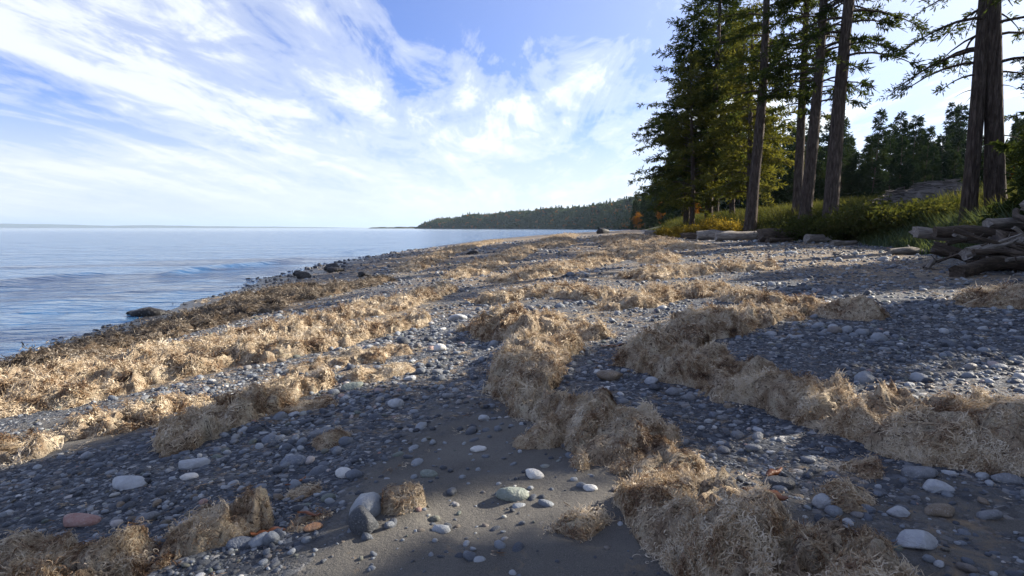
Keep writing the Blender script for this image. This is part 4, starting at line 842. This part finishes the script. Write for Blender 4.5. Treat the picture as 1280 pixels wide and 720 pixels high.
for i, (x, y, t, s) in enumerate(shore):
    where = 'just past the grove' if y < 160 else 'half way along the shore to the headland' if y < 270 else 'where the headland begins'
    x += 4
    if t == 'a': plant_tree('broadleaf_tree', g_bl[i % 2], x, y, '%s orange tree counted outward, %s' % (nth(('o', where)), where), M_AUT, 'orange trees %s' % where, i*1.3, s)
    else: plant_tree('conifer_tree', g_bk[i % 4], x, y, '%s dark conifer counted outward, %s' % (nth(('d', where)), where), M_FARF, 'shore conifers %s' % where, i*2.1, s)
# the wooded headland, too far to tell its trees apart
def far_wood():
    rng = np.random.default_rng(3); ms = []
    for k in range(6):
        n = 46 if k < 4 else 60; hh = 1.0
        if k < 4:
            z = rng.uniform(0.06, 1, n)**1.0; r = 0.17*(1-z)**0.8*rng.uniform(0.6, 1.15, n)+0.01; a = rng.uniform(0, 6.28, n); B = np.stack([0*z, 0*z, z], -1); D = np.stack([np.cos(a)*r, np.sin(a)*r, -0.05*rng.random(n)-0.02], -1)
            V, F = leaves(B, D, np.linalg.norm(D, axis=1)*1.15, np.full(n, 0.10), rng); T = tube([(0, 0, -0.1), (0, 0, 0.5), (0, 0, 0.99)], [0.02, 0.07, 0.005], 5, 0, None, False)
            V, F = join([(V, F), T])
        else:
            d = rng.normal(0, 1, (n, 3)); d /= np.linalg.norm(d, axis=1)[:, None]; B = d*[0.2, 0.2, 0.26]*rng.uniform(0.5, 1, (n, 1))+[0, 0, 0.42]; V, F = leaves(B, rng.normal(0, 1, (n, 3)), np.full(n, 0.2), np.full(n, 0.15), rng)
        ms.append(mesh_np('far_tree', V, F, [M_HEAD if k < 5 else M_AUT]))
    c = source('far_tree', ms)
    n = 9000; q = rng.random(n); w = rng.random(n)**1.5*230+1; x, y, z = headland_point(q, w)
    s = (15+7*rng.random(n)+4*rng.random(n)**4+3*fbm(q*60, w*0.03, 65, 2))*np.interp(q, [0, 0.3, 0.9, 1], [0.8, 1, 0.9, 0.5]); s[w < 12] *= 0.6
    pick = rng.choice(6, n, p=[.08, .08, .08, .07, .60, .09]); pick[(q < 0.35) & (w < 25) & (rng.random(n) < 0.3)] = 5
    o = scatter('headland_forest', np.stack([x, y, z-0.5], -1), np.stack([0*q, 0*q, rng.uniform(0, 6.28, n)], -1), np.stack([s*1.45, s*1.45, s], -1), pick, c)
    tag(o, 'dark mixed forest covering the far headland', 'forest', kind='stuff')
far_wood()

# ================================================================ bank: shrubs, grass
def shrub(seed, r, h, n, leaf):
    rng = np.random.default_rng(seed); wood = []; B = []; D = []
    for k in range(34):
        a = rng.uniform(0, 6.28); e = r*math.sqrt(rng.random())*0.95; hh = h*rng.uniform(0.55, 1.0)*(1-0.45*(e/r)**2)
        P = np.array([(math.cos(a)*e*0.35, math.sin(a)*e*0.35, -0.1), (math.cos(a)*e*0.7, math.sin(a)*e*0.7, hh*0.5), (math.cos(a)*e, math.sin(a)*e, hh)])+rng.normal(0, 0.05, (3, 3))
        wood.append(tube(P, [0.02, 0.014, 0.005], 4, 0, None, False))
        m = n//34; f = rng.uniform(0.15, 1.05, m); B.append(np.stack([np.interp(f, [0, .5, 1.05], P[:, j]) for j in range(3)], -1)+rng.normal(0, 0.12*r, (m, 3))*[1, 1, 0.7]); D.append(rng.normal(0, 1, (m, 3))+[0, 0, 0.4])
    B = np.concatenate(B); B[:, 2] = np.maximum(B[:, 2], 0.02); D = np.concatenate(D); L = leaf*rng.uniform(0.6, 1.4, len(B)); V, F = leaves(B, D, L, L*0.5, rng)
    W, G = join(wood); return mesh_np('stems', W, G, [M_BARK], True), V, F, {}
g_sh = [shrub(60, 1.7, 1.5, 5200, 0.15), shrub(61, 1.4, 1.1, 4200, 0.14), shrub(62, 1.1, 0.85, 3200, 0.13)]
def plant_shrub(g, x, y, label, m, group, rot, s, sz=1.0):
    t = obj('shrub', None, None, (x, y, gz(x, y)-0.03), (0, 0, rot), (s, s, s*sz)); tag(t, label, 'shrub', group)
    obj('stems', g[0], t)
    if m.name not in g[3]: g[3][m.name] = mesh_np('foliage', g[1], g[2], [m])
    obj('foliage', g[3][m.name], t)
GS = 'shrubs on the bank'
for a in [(0, 15.9, 46.5, 'yellow autumn bush under the thick dark-crowned tree', M_SHRUBY, 0, 1.15, 1.0), (1, 14.2, 48.5, 'tan and yellow low bush at the seaward foot of the grove', M_SHRUBY, 1, 1.2, 0.9), (2, 13.4, 51.5, 'small tawny bush at the very tip of the bank', M_SHRUBY, 2, 1.3, 0.8),
          (0, 18.3, 37.6, 'dark green thicket at the foot of the thick dark-crowned tree', M_SHRUB, 3, 1.4, 0.9), (1, 19.3, 34.6, 'dark green shrub below the crossing trunks', M_SHRUB, 4, 1.5, 1.1), (0, 20.1, 33.0, 'big green shrub in front of the lone straight trunk', M_SHRUB, 5, 1.5, 1.05), (1, 20.3, 30.4, 'low green shrub in the middle of the bank thicket', M_SHRUB, 0.7, 1.7, 1.0),
          (0, 20.7, 28.6, 'olive shrub at the right end of the bank thicket', M_SHRUB, 1.7, 1.2, 0.95), (2, 19.6, 32.4, 'small low shrub at the toe of the bank thicket', M_SHRUB, 2.7, 1.0, 0.9), (1, 21.9, 31.6, 'tawny-topped shrub below the grey brush heap', M_SHRUB, 3.7, 1.3, 0.9), (2, 17.4, 39.8, 'little green shrub behind the drift logs', M_SHRUB, 4.7, 1.2, 1.0),
          (1, 17.7, 22.2, 'dark shrub at the foot of the big pair of trunks', M_SHRUB, 5.7, 1.0, 0.8), (2, 19.4, 22.0, 'low shrub right of the big pair of trunks', M_SHRUB, 0.2, 1.3, 0.8), (0, 22.8, 44.5, 'pale sunlit bush in the clearing behind the grove', M_SHRUBY, 1.2, 0.9, 0.7), (1, 25.5, 48, 'second pale bush deep in the sunlit clearing', M_SHRUBY, 2.2, 1.1, 0.7)]:
    plant_shrub(g_sh[a[0]], a[1], a[2], a[3], a[4], GS, a[5], a[6], a[7])
def blades(seed, n, h, spread, w, m):
    rng = np.random.default_rng(seed); V = []; F = []
    for k in range(n):
        a = rng.uniform(0, 6.28); c = rng.normal(0, spread, 2); l = h*rng.uniform(0.5, 1.15); b = rng.uniform(0.15, 0.6)*l; sx, sy = -math.sin(a)*w/2, math.cos(a)*w/2
        for j, (f, ww) in enumerate(((0, 1), (0.5, 0.8), (1, 0.12))):
            x = c[0]+math.cos(a)*b*f*f; y = c[1]+math.sin(a)*b*f*f; z = l*(f-0.18*f*f)
            V += [(x-sx*ww, y-sy*ww, z), (x+sx*ww, y+sy*ww, z)]
        q = k*6; F += [(q, q+1, q+3, q+2), (q+2, q+3, q+5, q+4)]
    return mesh_np('grass_tuft', np.array(V), np.array(F), [m])
GRASS = source('grass_tuft', [blades(80+k, 26, 0.72, 0.10, 0.024, M_GRASS) for k in range(4)]+[blades(90+k, 24, 0.5, 0.12, 0.024, M_GRASSB) for k in range(2)])
def grass():
    rng = np.random.default_rng(31); n = 34000; y = rng.uniform(-6, 75, n)**1.0; xt = np.interp(y, TX[:, 0], TX[:, 1]); x = xt+rng.uniform(-0.6, 16, n)
    y2 = rng.uniform(18, 31.5, 2600); xt2 = np.interp(y2, TX[:, 0], TX[:, 1]); x2 = xt2+rng.uniform(-0.7, 3.0, 2600); x = np.concatenate([x, x2]); y = np.concatenate([y, y2]); xt = np.concatenate([xt, xt2]); n = len(x)
    d = x-xt; pr = sstep(-0.6, 1.5, d)*(0.35+0.65*sstep(-0.2, 0.3, fbm(x*0.4, y*0.4, 91, 3)))*(1-0.6*sstep(6, 14, d))
    k = rng.random(n) < pr; x, y, d = x[k], y[k], d[k]; n = len(x); s = rng.uniform(0.6, 1.4, n)*(0.8+0.7*sstep(0, 3, d))
    bl = (d < 2.8) & (y > 17) & (y < 30) & (rng.random(n) < 0.8)
    pick = np.where(bl, rng.integers(4, 6, n), rng.integers(0, 4, n)); s[bl] *= 1.35
    o = scatter('grass', np.stack([x, y, H(x, y)-0.02], -1), np.stack([0*x, 0*x, rng.uniform(0, 6.28, n)], -1), np.stack([s*1.3, s*1.3, s], -1), pick, GRASS)
    tag(o, 'rough shore grass growing over the bank', 'grass', kind='stuff')
grass()

# ================================================================ driftwood
def log_mesh(seed, length, r0, r1, bend, m, sides=12):
    rng = np.random.default_rng(seed); n = 14; s = np.linspace(0, 1, n)
    P = np.stack([(s-0.5)*length, bend*np.sin(s*math.pi)+0.03*length*noise(s*3, s*0, seed), 0.02*length*noise(s*3, s*0+4, seed)], -1)
    rad = (r0+(r1-r0)*s)*(1+0.12*noise(s*6, s*0+8, seed)); ring = 1+0.10*rng.standard_normal(sides); V, F = tube(P, rad, sides, 0.035, rng, False)
    V = V.reshape(n, sides, 3); V = P[:, None, :]+(V-P[:, None, :])*ring[None, :, None]
    V[0, :, 0] += rng.normal(0, 0.25, sides)*r0; V[-1, :, 0] += rng.normal(0, 0.5, sides)*r1; V = V.reshape(-1, 3)
    parts = [(V, F)]
    for e, base in ((0, 0), (n-1, (n-1)*sides)):                               # sawn or broken ends with an edge of their own
        E = V[base:base+sides]; I = E.mean(0)+(E-E.mean(0))*0.55+np.array([(0.02 if e == 0 else -0.02), 0, 0])*(1+rng.random((sides, 1))); c = E.mean(0)[None]
        q = np.arange(sides); q1 = (q+1) % sides; A = np.stack([q, q1, sides+q1, sides+q], -1); B = np.array([(sides+k, sides+(k+1) % sides, sides+(k+2) % sides, 2*sides) for k in range(0, sides, 2)])
        G = np.concatenate([A, B]); parts.append((np.concatenate([E, I, c]), G if e else G[:, ::-1]))
    for k in range(int(rng.integers(1, 4))):                                  # broken limb stubs
        f = rng.uniform(0.2, 0.85); i = int(f*(n-1)); a = rng.uniform(0, 6.28); d = np.array([rng.uniform(0.2, 0.6), math.cos(a), math.sin(a)]); l = rng.uniform(0.15, 0.5)*min(1, length/2)
        parts.append(tube([P[i], P[i]+d*l*0.5, P[i]+d*l], [rad[i]*0.4, rad[i]*0.3, rad[i]*0.16], 6, 0.05, rng))
    V, F = join(parts); return mesh_np('driftwood_log', V, F, [m], True)
def drift(x, y, dz, length, r0, r1, rz, ry, m, label, group, seed, bend=0.0):
    o = obj('driftwood_log', log_mesh(seed, length, r0, r1, bend, m), None, (x, y, gz(x, y)+dz), (0, ry, rz)); tag(o, label, 'driftwood', group)
GD = 'drift logs along the foot of the bank'
for a in [(13.4, 53.0, .18, 4.0, .30, .2, 0.3, 0, M_WOOD, 'pale drift log at the tip of the bank'), (14.2, 45.2, .16, 3.4, .34, .26, 0.1, 0, M_WOODD, 'dark stubby drift log below the tan bush'), (14.6, 43.0, .22, 3.0, .36, .30, -0.2, 0, M_WOOD, 'grey drift log beside the dark stubby one'),
          (15.8, 40.4, .20, 4.6, .30, .22, 0.05, 0, M_WOOD, 'long pale drift log below the yellow bush'), (16.9, 37.8, .34, 3.4, .44, .40, 0.1, 0, M_WOODD, 'thick drift log with a sunlit sawn end below the thick-trunked tree'), (16.2, 36.8, .12, 2.4, .18, .12, 0.5, 0, M_WOODD, 'thin dark drift log in front of the thick sawn one'),
          (18.2, 35.0, .20, 2.6, .28, .24, -0.1, 0, M_WOOD, 'short brownish drift log below the dark thicket'), (17.2, 31.6, .10, 1.8, .16, .1, 0.4, 0, M_WOOD, 'small drift log at the toe of the thicket'), (14.6, 22.0, .10, 2.2, .14, .1, 0.2, 0, M_WOOD, 'thin bleached drift pole below the blue-green grass')]:
    drift(*a[:10], GD, 1000+int(a[0]*37))
GP = 'logs of the driftwood pile on the right'
for k, a in enumerate([(10.6, 12.9, .17, 3.6, .20, .15, 0.10, -0.03, M_WOODD, 'dark curved log lying lowest in front of the driftwood pile', 0.35), (12.9, 12.5, .20, 3.2, .22, .18, -0.1, 0, M_WOODD, 'dark log at the right end of the pile front', 0.2), (11.0, 13.7, .42, 1.7, .15, .20, 0.9, -0.25, M_WOODD, 'dark crooked root piece in the middle of the driftwood pile', 0.3),
          (11.0, 14.3, .48, 2.3, .19, .22, 0.25, -0.08, M_WOOD, 'thick pale log with a blunt end in the middle of the pile', 0.0), (11.4, 14.7, .70, 3.2, .17, .12, -0.05, 0.05, M_WOOD, 'long log lying across the top of the driftwood pile, above the thick pale one', 0.1), (12.3, 14.0, .60, 2.6, .20, .16, 0.15, -0.04, M_WOOD, 'sunlit bleached log on the right half of the pile', 0.0),
          (13.2, 13.6, .52, 2.4, .24, .2, -0.25, 0, M_WOODD, 'thick brown log at the right edge of the pile', 0.0), (12.2, 13.3, .30, 2.2, .16, .12, 0.5, 0.1, M_WOOD, 'tilted log poking out of the pile front', 0.1), (10.5, 14.6, .30, 1.5, .17, .15, -0.4, 0.2, M_WOODD, 'short tilted log at the left end of the pile', 0.0),
          (12.6, 15.2, .80, 3.0, .18, .14, 0.1, 0.03, M_WOOD, 'log at the back of the driftwood pile', 0.1), (11.8, 13.0, .12, 1.6, .11, .07, -0.5, 0, M_WOOD, 'thin bleached branch in front of the pile', 0.2), (13.4, 14.4, .75, 2.2, .17, .13, 0.6, -0.1, M_WOODD, 'brown log crossing the back right of the pile', 0.0), (11.6, 14.1, .15, 2.6, .22, .2, 0.0, 0, M_WOODD, 'shaded log at the bottom of the pile', 0.0), (12.7, 13.7, .18, 2.4, .22, .2, 0.2, 0, M_WOODD, 'shaded log under the sunlit bleached one', 0.0), (11.3, 15.4, .62, 2.8, .17, .14, -0.15, 0.06, M_WOOD, 'weathered log topmost at the back left of the pile', 0.1), (12.4, 15.9, .70, 3.4, .20, .15, 0.05, -0.05, M_WOODD, 'long dark log topmost at the back of the pile', 0.1), (13.3, 15.2, .95, 1.8, .15, .2, -0.7, 0.15, M_WOOD, 'short pale stump end on top of the pile', 0.0), (11.9, 14.6, 1.02, 1.3, .12, .09, 0.9, -0.2, M_WOODD, 'short dark branch lying across the top of the pile', 0.2)]):
    drift(a[0]+0.45, a[1], a[2]*1.15, a[3], a[4]*0.78, a[5]*0.72, a[6]*1.5, a[7]*1.4, M_WOODD if k in (4, 7, 13) else a[8], a[9], GP, 1100+k*3, a[10])
def brush_heap():
    rng = np.random.default_rng(8); cx, cy = 23.6, 35.5; o = obj('brush_heap', None, None, (cx, cy, gz(cx, cy))); tag(o, 'long grey heap of dead brush and soil behind the green shrubs', 'brush heap')
    gx, gy = np.meshgrid(np.linspace(-5.2, 5.2, 70), np.linspace(-2.6, 2.6, 36)); r = np.clip(1-(gx/5.1)**2-(gy/2.5)**2, 0, 1)**0.6
    z = H(gx+cx, gy+cy)-gz(cx, cy)-0.1+r*(1.65+0.3*fbm(gx*0.7, gy*0.7, 66, 3)+0.12*fbm(gx*4, gy*4, 67, 2)); i = np.arange(gx.size).reshape(gx.shape)
    F = np.stack([i[:-1, :-1], i[:-1, 1:], i[1:, 1:], i[1:, :-1]], -1).reshape(-1, 4); V = np.stack([gx, gy, z], -1).reshape(-1, 3)
    obj('heap_body', mesh_np('heap_body', V, F, [M_BRUSH], True), o); parts = []
    for k in range(420):
        j = rng.integers(0, len(V)); p = V[j]; 
        if r.ravel()[j] <= 0.05: continue
        a = rng.normal(0, 0.5); d = np.array([math.cos(a), math.sin(a), rng.normal(0, 0.18)]); l = rng.uniform(0.4, 1.5); q = p+[0, 0, rng.uniform(0, 0.12)]
        parts.append(tube([q-d*l/2, q+[0, 0, 0.04], q+d*l/2], [0.03, 0.035, 0.012], 4, 0, None, False))
    W, G = join(parts); s = obj('dead_sticks', mesh_np('dead_sticks', W, G, [M_BRUSH]), o); s['kind'] = 'stuff'
brush_heap()

# small broken sticks caught in the pile
rng = np.random.default_rng(21)
for k in range(34):
    x = rng.uniform(10.2, 14.2); y = 13.0+rng.uniform(-0.5, 2.2); L = rng.uniform(0.6, 1.6); dk = k % 2
    drift(x, y, rng.uniform(0.1, 0.95), L, rng.uniform(0.03, 0.07), 0.02, rng.uniform(-1.2, 1.2), rng.uniform(-0.5, 0.5), M_WOODD if dk else M_WOOD, ('dark broken stick' if dk else 'pale broken stick')+' caught among the logs of the driftwood pile', ('dark' if dk else 'pale')+' sticks in the driftwood pile', 1300+k, rng.uniform(-0.1, 0.1))

# ================================================================ haze: one closed box of thin air round everything but the sky
def haze():
    x0, x1, y0, y1, z0, z1 = -46500, 46500, -400, 46500, -8.0, 380.0
    V = [(x, y, z) for z in (z0, z1) for y in (y0, y1) for x in (x0, x1)]
    me = mesh_np('haze', np.array(V), np.array([(0, 2, 3, 1), (4, 5, 7, 6), (0, 1, 5, 4), (2, 6, 7, 3), (0, 4, 6, 2), (1, 3, 7, 5)]))
    m = bpy.data.materials.new('thin_haze'); m.use_nodes = True; nt = m.node_tree; nt.nodes.clear(); o = nt.nodes.new('ShaderNodeOutputMaterial'); v = nt.nodes.new('ShaderNodeVolumePrincipled')
    v.inputs['Color'].default_value = (0.62, 0.80, 1.0, 1); v.inputs['Density'].default_value = HAZE_DENSITY; v.inputs['Anisotropy'].default_value = 0.2
    nt.links.new(v.outputs[0], o.inputs['Volume']); me.materials.append(m); tag(obj('haze', me), kind='stuff')
HAZE_DENSITY = 0.000045
haze()
